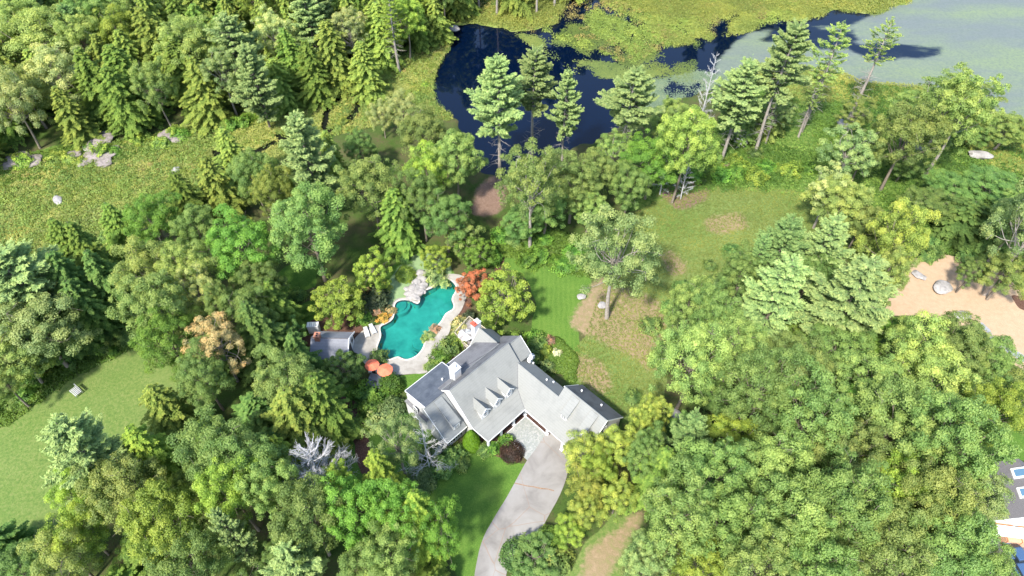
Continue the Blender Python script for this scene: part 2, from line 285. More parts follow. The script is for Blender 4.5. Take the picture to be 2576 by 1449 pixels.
def axis(lo, hi, a, b, st, far, k):
    mid = np.arange(lo, hi, st); return np.concatenate([lo-np.geomspace(st, far, k)[::-1], mid, mid[-1]+np.geomspace(st, far, k)])
LAWNS['lawn'] += LAWNS.pop('lawn_'); MEADOW = LAWNS.pop('meadow_'); LAWNS['field'] += MEADOW+[LAWNS['lawn'].pop()]
gx = axis(-170, 170, 0, 0, .45, 700, 26); gy = axis(18, 215, 0, 0, .45, 700, 26)
GX, GY = np.meshgrid(gx, gy)
def blur(a, n):
    for _ in range(n):
        p = np.pad(a, 1, mode='edge'); a = (p[:-2, 1:-1]+p[2:, 1:-1]+p[1:-1, :-2]+p[1:-1, 2:]+2*a)/6
    return a
def lump(X, Y, s, seed):
    r = np.random.default_rng(seed); z = np.zeros(X.shape)
    for i in range(7):
        a = r.uniform(0, 6.28); f = s*r.uniform(.6, 1.8); z += np.sin((X*math.cos(a)+Y*math.sin(a))*f+r.uniform(0, 6.28))
    return z/7
DX_ = {False: .8*lump(GX, GY, .7, 21), True: 3.5*lump(GX, GY, .22, 22)+1.2*lump(GX, GY, .9, 25)}; DY_ = {False: .8*lump(GX, GY, .7, 23), True: 3.5*lump(GX, GY, .22, 24)+1.2*lump(GX, GY, .9, 26)}
masks = {k: np.clip(blur(sum(inside(GX+DX_[k in ('marsh', 'wild', 'dry', 'litter')], GY+DY_[k in ('marsh', 'wild', 'dry', 'litter')], p).astype(float) for p in ps), 3 if k in ('sand', 'mulch', 'lawn') else 16 if k in ('dry', 'litter') else 6), 0, 1) for k, ps in LAWNS.items()}
pond_m = blur(inside(GX+1.2*lump(GX, GY, .8, 31)+.5*lump(GX, GY, 2.2, 33), GY+1.2*lump(GX, GY, .8, 32)+.5*lump(GX, GY, 2.2, 34), Q(POND)).astype(float), 3)
# ragged shore
stream_m = blur(sum(inside(GX, GY, Q(s)).astype(float) for s in STREAM), 1)
GZ = -.10+.09*lump(GX, GY, .35, 3)
flat = blur(sum(inside(GX, GY, p).astype(float) for p in (PATIO, DRIVE, COURT)), 2)
GZ = GZ*(1-np.clip(flat*1.5, 0, 1)) - .06*np.clip(flat*1.5, 0, 1)
GZ = np.where(pond_m > .02, GZ-1.0*np.clip(pond_m+.25*lump(GX, GY, 1.1, 9)*(pond_m*(1-pond_m)*4), 0, 1), GZ)
GZ = GZ-.9*np.clip(stream_m*2.0+.2*lump(GX, GY, 1.6, 5)*(stream_m > .05), 0, 1)
GZ = np.where(inside(GX, GY, POOL), -1.9, GZ)
ny, nx = GX.shape; idx = np.arange(nx*ny).reshape(ny, nx)
FQ = np.stack([idx[:-1, :-1], idx[:-1, 1:], idx[1:, 1:], idx[1:, :-1]], -1).reshape(-1, 4)
gme = np_mesh('ground', np.stack([GX, GY, GZ], -1).reshape(-1, 3), FQ, smooth=True)
for k, v in masks.items():
    a = gme.attributes.new(k, 'FLOAT', 'POINT'); a.data.foreach_set('value', v.astype(np.float32).ravel())
tag(link('ground', gme, M['ground']), kind='structure')

# pond water: dark glossy water, with pale algae and a painted cloud reflection on the far right
wx = np.arange(-60, 330, 1.0); wy = np.arange(80, 300, 1.0); WX, WY = np.meshgrid(wx, wy)
FILM_CLOUD = [Q([(1800, 215), (1800, 160), (1830, 118), (1880, 78), (1960, 66), (2080, 60), (2150, 60), (2300, -40), (2900, -60), (2900, 330), (2500, 290), (2100, 190), (1900, 195), (1850, 220)])]
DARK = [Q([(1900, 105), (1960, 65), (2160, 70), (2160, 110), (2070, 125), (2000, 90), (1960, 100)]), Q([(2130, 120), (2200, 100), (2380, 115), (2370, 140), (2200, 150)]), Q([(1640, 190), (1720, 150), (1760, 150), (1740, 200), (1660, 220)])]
film_cloud = blur(sum(inside(WX, WY, p).astype(float) for p in FILM_CLOUD), 4)-.75*blur(sum(inside(WX, WY, p).astype(float) for p in DARK), 3)
m, nt, b = mat('pond_water', (.004, .008, .012), .04, .32); t = NT(nt)
mp = t.n('Mapping'); mp.inputs['Rotation'].default_value = (0, 0, R(-18)); mp.inputs['Scale'].default_value = (.35, 1, 1); t.l(t.pos(), mp.inputs[0])
f = t.math('ADD', t.attr('film_cloud'), t.math('MULTIPLY', t.math('SUBTRACT', t.noise(.35, 7, .65, mp.outputs[0]), .5), 1.1))
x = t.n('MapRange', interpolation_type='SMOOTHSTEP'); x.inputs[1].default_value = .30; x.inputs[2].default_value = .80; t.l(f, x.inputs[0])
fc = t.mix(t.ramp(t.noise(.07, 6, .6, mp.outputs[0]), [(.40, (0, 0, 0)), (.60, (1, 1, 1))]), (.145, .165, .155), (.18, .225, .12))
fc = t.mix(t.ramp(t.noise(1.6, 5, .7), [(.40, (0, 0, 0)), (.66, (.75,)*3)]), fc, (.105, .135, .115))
t.l(t.mix(x.outputs[0], (.0008, .0045, .017), fc), b.inputs['Base Color']); t.l(t.math('MULTIPLY_ADD', x.outputs[0], .5, .03), b.inputs['Roughness']); t.bump(t.noise(1.2, 4), .04, .1, b); M['pond'] = m  # blue in the dark base colour stands in for reflected sky
pk = blur(inside(WX, WY, Q(POND)).astype(float), 5) > .01
n_y, n_x = WX.shape; id2 = np.arange(n_x*n_y).reshape(n_y, n_x)
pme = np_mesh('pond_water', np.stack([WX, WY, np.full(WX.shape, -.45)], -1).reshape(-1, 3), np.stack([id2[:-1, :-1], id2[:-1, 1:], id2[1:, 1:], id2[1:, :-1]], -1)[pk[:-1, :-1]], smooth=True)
a = pme.attributes.new('film_cloud', 'FLOAT', 'POINT'); a.data.foreach_set('value', film_cloud.astype(np.float32).ravel())
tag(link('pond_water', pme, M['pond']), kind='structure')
sb = MB(); sb.poly(Q([(480, 320), (1010, 180), (1010, 300), (760, 400), (560, 470), (480, 460)], -.45)); s_ = sb.build('stream_water', M['stream']); tag(s_, kind='structure')

# ------------------------------------------------------------------ paved sheets
def sheet(name, pts, z, mt, th=.05):
    o = MB(); o.slab([(p[0], p[1], z) for p in pts], th); return tag(o.build(name, mt), kind='structure')
def smooth_loop(pts, k=2):
    p = np.array([(q[0], q[1]) for q in pts])
    for _ in range(k):
        a = p*.75+np.roll(p, -1, 0)*.25; bb = p*.25+np.roll(p, -1, 0)*.75; p = np.stack([a, bb], 1).reshape(-1, 2)
    return [tuple(q) for q in p]
DRIVE = DRIVE[:-4]+[z7(*p) for p in [(1690, 740), (1715, 640), (1740, 520), (1750, 440), (1700, 380)]]
sheet('driveway', smooth_loop(DRIVE, 1), .03, M['drive'], .12)
sheet('pavement_seam', [z7(*p) for p in [(1308, 745), (1345, 752), (1400, 766), (1450, 772), (1510, 784), (1560, 790), (1605, 802), (1605, 810), (1560, 797), (1505, 794), (1450, 780), (1400, 773), (1345, 760), (1306, 752)]], .036, noisy('seam_dirt', (.20, .12, .07), (.32, .22, .15), 3), .01)
sheet('courtyard_paving', COURT, .045, M['cobble'], .12)
PL = smooth_loop(POOL, 1); PA = smooth_loop(PATIO, 1)
bm = bmesh.new()
def loopE(pts, z):
    vs = [bm.verts.new((p[0], p[1], z)) for p in pts]; return vs, [bm.edges.new((vs[i], vs[(i+1) % len(vs)])) for i in range(len(vs))]
vo_, eo = loopE(PA, .05); vi, ei = loopE(PL, .05)
bmesh.ops.triangle_fill(bm, use_beauty=True, use_dissolve=False, edges=eo+ei)
for vs in (vo_, vi):
    lo = [bm.verts.new((v.co.x, v.co.y, -.25)) for v in vs]
    for i in range(len(vs)): j = (i+1) % len(vs); bm.faces.new((vs[i], vs[j], lo[j], lo[i]))
bmesh.ops.recalc_face_normals(bm, faces=bm.faces[:])
me = bpy.data.meshes.new('pool_patio'); bm.to_mesh(me); bm.free(); tag(link('pool_patio', me, M['conc']), kind='structure')
# the pool: basin, coping, water
pc = Vector((sum(p[0] for p in PL)/len(PL), sum(p[1] for p in PL)/len(PL), 0))
pool = empty('swimming_pool', pc, 'free-form teal swimming pool with rounded lobes set in the pale patio', 'pool')
m, nt, b = mat('pool_plaster', (.1, .5, .48), .7); t = NT(nt)
t.l(t.mix(t.ramp(t.noise(.35, 5, .6), [(.35, (0, 0, 0)), (.7, (1, 1, 1))]), (.03, .22, .20), (.08, .37, .32)), b.inputs['Base Color']); M['plaster'] = m
def inset(pts, d):
    n = len(pts); out = []
    for i in range(n):
        a = Vector(pts[i-1]).to_2d() if len(pts[0]) > 2 else Vector(pts[i-1]); c = Vector(pts[(i+1) % n]); t_ = (c-a).normalized(); nn = Vector((-t_.y, t_.x)); out.append(Vector(pts[i])-nn*d)
    return out
area = sum(PL[i][0]*PL[(i+1) % len(PL)][1]-PL[(i+1) % len(PL)][0]*PL[i][1] for i in range(len(PL)))
sg = -1 if area > 0 else 1
bm = bmesh.new(); top = [bm.verts.new((p[0]-pc.x, p[1]-pc.y, .02)) for p in PL]; bot = [bm.verts.new((p[0]-pc.x, p[1]-pc.y, -1.3)) for p in inset(PL, sg*.12)]
for i in range(len(top)): j = (i+1) % len(top); bm.faces.new((top[i], top[j], bot[j], bot[i]))
bm.faces.new(bot)
me = bpy.data.meshes.new('basin'); bm.to_mesh(me); bm.free(); link('basin', me, M['plaster'], pool)
m = bpy.data.materials.new('pool_water'); m.use_nodes = True; nt = m.node_tree; t = NT(nt); pb = nt.nodes['Principled BSDF']; nt.nodes.remove(pb)
tr = t.n('BsdfTransparent'); tr.inputs[0].default_value = (.46, .84, .80, 1); gl = t.n('BsdfGlossy'); gl.inputs['Roughness'].default_value = .04; fr = t.n('Fresnel'); fr.inputs[0].default_value = 1.33
bp = t.n('Bump'); bp.inputs['Strength'].default_value = .06; t.l(t.noise(3, 3), bp.inputs['Height']); t.l(bp.outputs[0], gl.inputs['Normal'])
mx = t.n('MixShader'); t.l(fr.outputs[0], mx.inputs[0]); t.l(tr.outputs[0], mx.inputs[1]); t.l(gl.outputs[0], mx.inputs[2]); t.l(mx.outputs[0], nt.nodes['Material Output'].inputs['Surface']); M['poolwater'] = m
bm = bmesh.new(); ta = [bm.verts.new((p[0]-pc.x, p[1]-pc.y, .03)) for p in inset(PL, sg*.02)]; tb = [bm.verts.new((p[0]-pc.x, p[1]-pc.y, -.38)) for p in inset(PL, sg*.05)]
for i in range(len(ta)): j = (i+1) % len(ta); bm.faces.new((ta[i], ta[j], tb[j], tb[i]))
me = bpy.data.meshes.new('tile_band'); bm.to_mesh(me); bm.free(); link('tile_band', me, noisy('dark_tile', (.03, .06, .08), (.09, .11, .12), 6, .4), pool)
for cx_, cy_, ra in ((1525, 575, 1.5), (1270, 880, 1.5), (1150, 1040, 1.6), (1060, 540, 1.8)):
    q = z3(cx_, cy_)-pc; o = MB(); o.cyl((q.x, q.y, -1.29), (q.x, q.y, -.62), ra*1.15, ra*1.1, 24); o.cyl((q.x, q.y, -.62), (q.x, q.y, -.36), ra*.8, ra*.75, 24); o.build('underwater_step', M['plaster'], pool)
o = MB(); o.poly([(p[0]-pc.x, p[1]-pc.y, -.06) for p in PL]); o.build('water', m, pool)
bm = bmesh.new(); A = PL; Bp = inset(PL, -sg*.28); va = [bm.verts.new((p[0]-pc.x, p[1]-pc.y, .085)) for p in A]; vb = [bm.verts.new((p[0]-pc.x, p[1]-pc.y, .085)) for p in Bp]; vc = [bm.verts.new((p[0]-pc.x, p[1]-pc.y, -.2)) for p in A]; vd = [bm.verts.new((p[0]-pc.x, p[1]-pc.y, .02)) for p in Bp]
for i in range(len(A)):
    j = (i+1) % len(A); bm.faces.new((va[i], va[j], vb[j], vb[i])); bm.faces.new((vc[i], vc[j], va[j], va[i])); bm.faces.new((vb[i], vb[j], vd[j], vd[i]))
me = bpy.data.meshes.new('coping'); bm.to_mesh(me); bm.free(); link('coping', me, noisy('coping_stone', (.50, .45, .39), (.62, .57, .50), 3), pool)
# ------------------------------------------------------------------ main house (u along the main ridge, v towards the courtyard; local x = u, y = -v)
HB = at(*[(1150+1130/3.019)/1.1925, (880+452/3.019)/1.1925], 9.5); HB.z = 0; HR = R(45)
def HW(u, v, z=0): return HB+Vector((u*math.cos(HR)+v*math.sin(HR), u*math.sin(HR)-v*math.cos(HR), z))
house = empty('house', HB, 'large white L-shaped house with grey shingled roofs, dormers and a brown porch', 'house', HR)
def P(u, v, z): return (u, -v, z)
def hp(pts): return [P(*p) for p in pts]
# walls
w_ = MB(); w_.prism([(5.9, 0), (5.9, 4.9), (2, 7.1), (0, 9.2), (-4.5, 4.45), (-4.5, 0)], 'x', -11.9, 0); w_.build('wall', M['white'], house)
w_ = MB(); w_.prism([(3.9, -.002), (3.9, 4.7), (0.1, 8.5), (-2.1, 6.2), (-2.1, -.002)], 'x', .003, 2.6); w_.build('wall', M['white'], house)
w_ = MB(); w_.prism([(-1.3, 0), (-1.3, 5.6), (-.3, 6.7), (2.15, 4.9), (2.15, 0)], 'y', -4.6, -10.9); o = w_.build('wall', M['white'], house)
w_ = MB(); w_.prism([(-2.1, 0), (-2.1, 4.75), (1, 8.0), (5.2, 3.7), (5.2, 0)], 'y', -11.1, -18.9); w_.build('wall', M['white'], house)
w_ = MB(); w_.prism([(6.0, 0), (6.0, 5.9), (1.5, 6.85), (1.3, 6.95), (-2.6, 3.3), (-2.6, 0)], 'x', -15.8, -12.0); w_.build('wall', M['white'], house)
w_ = MB(); w_.prism([(6.25, 0.01), (6.25, 6.0), (2.2, 6.8), (2.2, .01)], 'x', -15.5, -8.35); w_.build('wall', M['white'], house)
w_ = MB(); w_.prism([(-2.1, 0), (-2.1, 3.9), (.1, 6.7), (2.5, 4.3), (2.5, 0)], 'y', 3.4, 6.5); w_.build('wall', M['white'], house)
zm_ = lambda v: 9.5-1.064*v
rz = lambda u: 6.95+1.06*(u+.3)
# roofs
def roof(pts, mt, name='roof', th=.16): o = MB(); o.slab(hp(pts), th); return o.build(name, M[mt], house)
r1 = roof([(-12.1, 0, 9.5), (0.05, 0, 9.5), (.05, 2.6, zm_(2.6)), (-.3, 2.4, zm_(2.4)), (-2.63, 4.7, zm_(4.7)), (-12.1, 4.7, zm_(4.7))], 'roof')
roof([(-12.0, 4.7, 4.5), (-2.63, 4.7, 4.5), (-3.84, 7.44, 3.2), (-11.55, 7.44, 3.2)], 'roof')
roof([(-12.1, 0, 9.5), (-12.1, -2, 7.37), (.05, -2, 7.37), (.05, 0, 9.5)], 'roof_old_shaded')
roof([(-12.1, -2, 7.37), (-12.1, -6.2, 5.15), (-.2, -6.2, 5.15), (.05, -2, 7.37)], 'roof_old_shaded')
roof([(-.3, 2.4, 6.95), (-.3, 11.2, 6.95), (-3.84, 12.2, rz(-3.84)), (-3.84, 7.44, rz(-3.84)), (-2.63, 4.7, rz(-2.63))], 'roof')
roof([(-.3, 2.2, 6.95), (2.4, 1.9, 4.95), (2.4, 11.2, 4.95), (-.3, 11.2, 6.95)], 'roof_left_and_shaded')
gz = lambda u: 8.3+1.04*(u-1)
gr_ = roof([(1, 11.0, 8.35), (1, 19.15, 8.35), (-3.9, 19.15, gz(-3.9)+.05), (-3.9, 11.0, gz(-3.9)+.05)], 'roof', th=.2)
roof([(1, 11.0, 8.35), (5.45, 11.0, 3.9), (5.45, 19.15, 3.9), (1, 19.15, 8.35)], 'roof_old_shaded', th=.2)
roof([(-16.05, -1.4, 7.25), (-12.1, -1.4, 7.25), (-12.1, 3.3, 3.2), (-16.05, 3.3, 3.2)], 'roof_left_and_shaded')
roof([(-15.65, -6.45, 6.15), (-8.25, -6.45, 6.15), (-8.25, -1.62, 7.12), (-15.65, -1.62, 7.12)], 'membrane', 'flat_roof', .12)
roof([(-16.3, -6.2, 4.3), (-15.5, -6.0, 4.75), (-15.5, -1.3, 4.75), (-16.3, -.9, 4.3)], 'roof_old_shaded', 'pent_roof', .1)
o = MB(); o.box(-16.2, -15.45, .95, 6.0, 0, 4.2); o.build('wall', M['white'], house)
# east section
roof([(0.05, -.1, 8.75), (2.75, -.1, 8.75), (2.75, 2.35, 6.35), (.05, 2.35, 6.35)], 'roof')
roof([(0.05, -.1, 8.75), (.05, -4.1, 4.9), (2.75, -4.1, 4.9), (2.75, -.1, 8.75)], 'roof_old_shaded')
roof([(1.95, 1.9, 6.75), (2.85, 2.2, 6.5), (2.85, 2.9, 5.9), (1.95, 2.9, 5.9)], 'roof_left_and_shaded')
# north wing
roof([(.1, -2.6, 7.05), (.1, -6.75, 7.05), (-2.4, -6.75, 3.95), (-2.4, -4.2, 3.95)], 'roof')
roof([(.1, -2.6, 7.05), (2.9, -3.4, 4.1), (2.9, -6.75, 4.1), (.1, -6.75, 7.05)], 'roof_left_and_shaded')
# ridge caps, rake and eave boards
o = MB()
for a, b_ in (((-12.1, 0, 9.53), (.05, 0, 9.53)), ((-.3, 2.4, 6.98), (-.3, 11.0, 6.98)), ((1, 11, 8.38), (1, 19.15, 8.38)), ((-12.1, -2.03, 7.42), (0, -2.03, 7.42)), ((.05, -.1, 8.78), (2.75, -.1, 8.78)), ((.1, -2.7, 7.08), (.1, -6.75, 7.08)), ((-16.05, -1.42, 7.28), (-12.2, -1.42, 7.28))): o.cyl(P(*a), P(*b_), .07, n=6)
o.build('ridge_cap', M['roof_left_and_shaded'], house)
o = MB(); o.cyl(P(-2.63, 4.7, 4.53), P(-3.84, 7.44, 3.23), .035, n=5); o.cyl(P(-.3, 2.4, 6.98), P(-2.63, 4.7, 4.53), .035, n=5); o.build('valley_flashing', M['roof_old_shaded'], house)
o = MB()
def board(a, b_, h=.20, t=.07, up=.03):
    a = Vector(P(*a)); b_ = Vector(P(*b_)); d = b_-a; L = d.length; X = d.normalized(); Y = Vector((0, 0, 1)).cross(X).normalized(); Z = X.cross(Y)
    Mx = Matrix((X, Y, Z)).transposed().to_4x4(); Mx.translation = a; o.box(-.02, L+.02, -t/2, t/2, -h+up, up, Mx)
for a, b_ in (((-12.16, 0, 9.5), (-12.16, 4.7, 4.5)), ((-12.14, 0, 9.5), (-12.14, -2, 7.37)), ((-12.14, 4.7, 4.5), (-11.62, 7.44, 3.2)), ((-11.6, 7.48, 3.2), (-3.84, 7.48, 3.2)), ((-3.88, 7.5, 3.2), (-3.88, 19.2, 3.2)),
              ((-12.1, 3.35, 3.2), (-16.05, 3.35, 3.2)), ((-16.1, -1.4, 7.25), (-16.1, 3.3, 3.2)), ((-15.7, -6.45, 6.18), (-15.7, -1.62, 7.15)), ((-15.65, -6.5, 6.18), (-8.25, -6.5, 6.18)), ((-8.2, -6.45, 6.18), (-8.2, -2.6, 6.95)),
              ((2.8, -.1, 8.75), (2.8, 2.35, 6.35)), ((.1, -6.8, 7.05), (-2.4, -6.8, 3.95)), ((1, 19.2, 8.35), (-3.9, 19.2, 3.25)), ((1, 19.2, 8.35), (5.45, 19.2, 3.9)), ((.98, 10.95, 8.35), (4.5, 10.95, 4.85)), ((-8.2, -6.22, 5.15), (-2.4, -6.22, 5.15))): o = MB(); board(a, b_, .2); o.build('trim_board', M['trim'], house)
# white rake band beside the left wing
# porch: floor, posts, beam, inner wall with doors
o = MB(); o.box(-11.3, -3.2, -7.12, -4.5, .05, .15); o.box(-3.2, -1.25, -12, -4.5, .05, .152); o.build('porch_floor', M['porch'], house)
o = MB(); o.box(-11.4, -3.2, -7.19, -7.12, .0, .17); o.box(-3.27, -3.2, -12, -7.19, .0, .17); o.box(-11.37, -11.3, -7.12, -4.5, 0, .17); o.build('porch_step', M['trim'], house)
for u, v in ((-11.15, 6.95), (-8.45, 6.95), (-5.75, 6.95), (-3.2, 6.95), (-3.2, 11.7), (-3.55, 15.1)):
    o = MB(); o.box(u-.15, u+.15, -v-.15, -v+.15, .1, 3.15); o.box(u-.24, u+.24, -v-.24, -v+.24, .1, .45, bev=.03); o.box(u-.2, u+.2, -v-.2, -v+.2, 2.75, 2.9); o.build('porch_post', M['trim'], house)
def window(u, v, z, wd, ht, face, parent=house, shut=False):
    """face: +v, -v, +u or -u"""
    ang = {'+v': 0, '+u': R(90), '-v': R(180), '-u': R(-90)}[face]; Mx = Matrix.Translation(P(u, v, z)) @ Matrix.Rotation(ang, 4, 'Z')
    o = MB(); a = wd/2; f = .09
    for x0, x1, z0, z1 in ((-a-f, a+f, ht, ht+f), (-a-f, a+f, -f, 0), (-a-f, -a, 0, ht), (a, a+f, 0, ht), (-.025, .025, 0, ht), (-a, a, ht/2-.025, ht/2+.025)): o.box(x0, x1, -.06, .03, z0, z1, Mx)
    fr_ = o.build('window', M['trim'], parent)
    o = MB(); o.box(-a, a, -.03, .0, 0, ht, Mx); o.build('pane', M['glass'], fr_)
    if shut:
        for s in (-1, 1):
            o = MB(); x = s*(a+f+.2); o.box(x-.18, x+.18, -.05, .02, -.05, ht+.05, Mx)
            for k in range(8): o.box(x-.13, x+.13, -.07, -.04, ht*k/8+.03, ht*k/8+.1, Mx)
            o.build('shutter', M['dark'], fr_)
for u in (-10.3, -8.4, -5.2, -3.9): window(u, 4.53, 1.0, .9, 1.5, '+v', shut=False)
o = MB(); o.box(-7.4, -6.3, -4.56, -4.5, .3, 2.5); o.build('front_door', M['redcap'], house)
for v in (6.4, 8.6, 10.2): window(-1.33, v, 1.0, .8, 1.4, '-u')
for v in (13.5, 17):
    o = MB(); o.box(-2.16, -2.1, -v-1.3, -v+1.3, .05, 2.4)
    for k in range(4): o.box(-2.19, -2.15, -v-1.25, -v+1.25, .12+.58*k, .62+.58*k)
    o.build('garage_door', M['trim'], house)
for u in (-15.0, -13.6): window(u, 2.63, .9, .8, 1.35, '+v', shut=True)
for v, z in ((.6, 1.0), (1.8, 1.0), (-.2, 4.2)): window(-15.83 if v > .9 else -16.23, v if v > .9 else -3.5, z, .8, 1.2, '-u')
for v in (-5.0, -3.0): window(-15.53, v, 4.95, .8, .75, '-u')
for u in (-14.2, -12, -10): window(u, -6.28, 3.6, .9, 1.3, '-v')
for u in (-7, -5, -3.4): window(u, -5.93, 1.0, 1.2, 1.9, '-v')
window(2.63, 1.0, 3.8, .8, 1.2, '+u'); window(2.63, -1.6, 4.2, .8, 1.2, '+u'); window(1.0, 18.93, 4.6, .9, 1.3, '+v'); window(1.0, 18.93, 1.2, 1.1, 1.4, '+v')
# gabled dormers on the main roof
for k, u in enumerate((-9.5, -7.0, -4.5)):
    hw = .70; vf = 4.72; zr = 7.22; ze = 6.35; vb = (9.5-zr)/1.064; vbe = (9.5-ze)/1.064
    o = MB(); bmx = o.bm
    f = [bmx.verts.new(P(*p)) for p in ((u-hw, vf, zm_(vf)-.1), (u+hw, vf, zm_(vf)-.1), (u+hw, vf, ze), (u, vf, zr-.08), (u-hw, vf, ze))]
    bk = [bmx.verts.new(P(*p)) for p in ((u-hw, vbe, ze-.1), (u+hw, vbe, ze-.1))]
    bmx.faces.new(f); bmx.faces.new((f[0], f[4], bk[0])); bmx.faces.new((f[1], bk[1], f[2])); d = o.build('dormer', M['white'], house)
    ov = .16; zo = ze-.87/hw*ov*.9; vo2 = (9.5-zo)/1.064
    for s, mt in ((-1, 'roof'), (1, 'roof_left_and_shaded')):  # right slope darker, its shade put into the shingle colour
        o = MB(); o.slab(hp([(u, vf+.22, zr), (u, vb-.05, zr), (u+s*(hw+ov), vo2-.05, zo), (u+s*(hw+ov), vf+.22, zo)][::s]), .09); o.build('dormer_roof', M[mt], d)
    for s in (-1, 1): o = MB(); board((u, vf+.25, zr), (u+s*(hw+ov), vf+.25, zo), .16, .05); o.build('rake_board', M['trim'], d)
    window(u, vf+.03, 4.95, .50, .95, '+v', d)
# shed dormers on the left wing and on the garage
d0 = MB(); d0.bm.free(); d0.bm = bmesh.new()
def shed(u0, u1, v0, z0, v1, z1, zbase, axis='v'):
    o = MB()
    if axis == 'v': pr = [(-v0, z0-.1), (-v1+.12, z1-.1), (-v1+.12, zbase)]; o.prism(pr, 'x', u0+.1, u1-.1); top = [(u0, v0, z0), (u1, v0, z0), (u1, v1, z1), (u0, v1, z1)]
    else: pr = [(v0, z0-.1), (v1+.12, z1-.1), (v1+.12, zbase)]; o.prism(pr, 'y', -u1+.1, -u0-.1); top = [(v0, u0, z0), (v0, u1, z0), (v1, u1, z1), (v1, u0, z1)]
    d = o.build('dormer', M['white'], house); o = MB(); o.slab(hp(top), .12); o.build('dormer_roof', M['roof_left_and_shaded' if axis == 'v' else 'roof'], d); return d
d = shed(-14.25, -12.75, -1.3, 7.33, 2.8, 5.1, 3.4); window(-13.5, 2.7, 3.95, .8, .65, '+v', d)
for v0 in (12.85, 16.4):
    d = shed(v0, v0+1.35, .75, 8.28, -1.95, 6.45, 5.0, 'u'); window(-1.84, v0+.67, 5.5, .75, .65, '-u', d)
# chimneys
o = MB(); o.box(-9.62, -8.35, 1.65, 2.95, 6, 9.75); o.box(-9.7, -8.27, 1.57, 3.03, 9.75, 9.95, bev=.03); ch = o.build('chimney', M['white'], house)
o = MB(); o.cyl(P(-9.0, -2.3, 9.9), P(-9.0, -2.3, 10.25), .2, .17, 12); o.cyl(P(-9.0, -2.3, 10.25), P(-9.0, -2.3, 10.32), .3, .3, 12); o.build('flue', M['cloth_grey'], ch)
o = MB(); o.box(-.85, .55, 6.8, 7.7, 0, 8.2); ch = o.build('chimney', M['white'], house)
o = MB(); o.box(-.95, -.2, 6.72, 7.78, 8.2, 8.4, bev=.03); o.box(-.75, -.4, 6.95, 7.5, 8.4, 8.75, bev=.03); o.build('chimney_cap', M['redcap'], ch)
o = MB(); o.box(-.18, .63, 6.74, 7.76, 8.2, 8.36, bev=.03); o.box(0.0, .4, 6.95, 7.5, 8.35, 8.7, bev=.04); o.build('chimney_cap', M['trim'], ch)
# satellite dishes and vents on the roof
for (u, v, z) in ((1.9, 2.9, 5.9), (2.55, 2.75, 6.1)):
    o = MB(); o.cyl(P(u, v, z-.8), P(u, v, z), .05); bmesh.ops.create_cone(o.bm, cap_ends=True, segments=18, radius1=.12, radius2=.5, depth=.2, matrix=Matrix.Translation(P(u, v, z+.05)) @ Matrix.Rotation(R(35), 4, 'X')); o.cyl(P(u, v, z), P(u+.2, v+.35, z+.55), .03); o.build('satellite_dish', M['trim'], house, True)
for (u, v, z) in ((2.2, 3.4, 5.1), (1.0, 7.4, 5.95), (1.7, 8.2, 5.4), (3.2, 12.6, 6.2), (3.6, 16.2, 5.8), (-10.6, -3.6, 6.8)):
    o = MB(); o.cyl(P(u, v, z-.25), P(u, v, z+.3), .09, n=10); o.cyl(P(u, v, z+.3), P(u, v, z+.36), .15, n=10); o.build('roof_vent', M['trim'], house)
o = MB(); o.cyl(P(-9.7, -1.9, 8.4), P(-12.0, -.2, 9.6), .02); o.cyl(P(-8.3, -1.9, 9.0), P(-1.0, -1.3, 8.2), .02); o.build('roof_cable', M['dark'], house)
# raised deck with rails behind the north wing
dk = empty('raised_deck', HW(1, -9.5), 'grey raised deck with tan railing behind the red-capped chimney', 'deck', HR)
DX = [(-1.25, -6.3), (-1.25, -9.4), (-.9, -12.1), (3.2, -12.9), (3.4, -8)]
def dl(u, v, z): return (u-1, -v-9.5, z)
o = MB(); o.slab([dl(u, v, .95) for u, v in DX], .2); o.build('deck_floor', M['deckwood'], dk)
o = MB()
for (a, b_) in zip(DX[:-1], DX[1:]):
    a = Vector(dl(*a, 0)); b_ = Vector(dl(*b_, 0)); n = max(2, int((b_-a).length/1.2))
    for z in (1.15, 1.85): o.cyl(a+Vector((0, 0, z)), b_+Vector((0, 0, z)), .06 if z > 1.5 else .035, n=6)
    for k in range(n+1): q = a.lerp(b_, k/n); o.box(q.x-.06, q.x+.06, q.y-.06, q.y+.06, 0, 1.95)
    for k in range(n*7): q = a.lerp(b_, k/(n*7)); o.box(q.x-.02, q.x+.02, q.y-.02, q.y+.02, 1.15, 1.85)
o.build('railing', M['rail'], dk)
# lower terrace rail along the back of the house
tr_ = empty('garden_railing', HW(-4.5, -7.6), 'low pale railing along the back of the house beside the pool shrubs', 'railing', HR)
o = MB()
for z in (.5, 1.0): o.cyl((-3.4, 0, z), (3.2, 0, z), .045, n=6)
for k in range(8): x = -3.4+k*.94; o.box(x-.05, x+.05, -.05, .05, 0, 1.05)
o.build('rail', M['trim'], tr_)

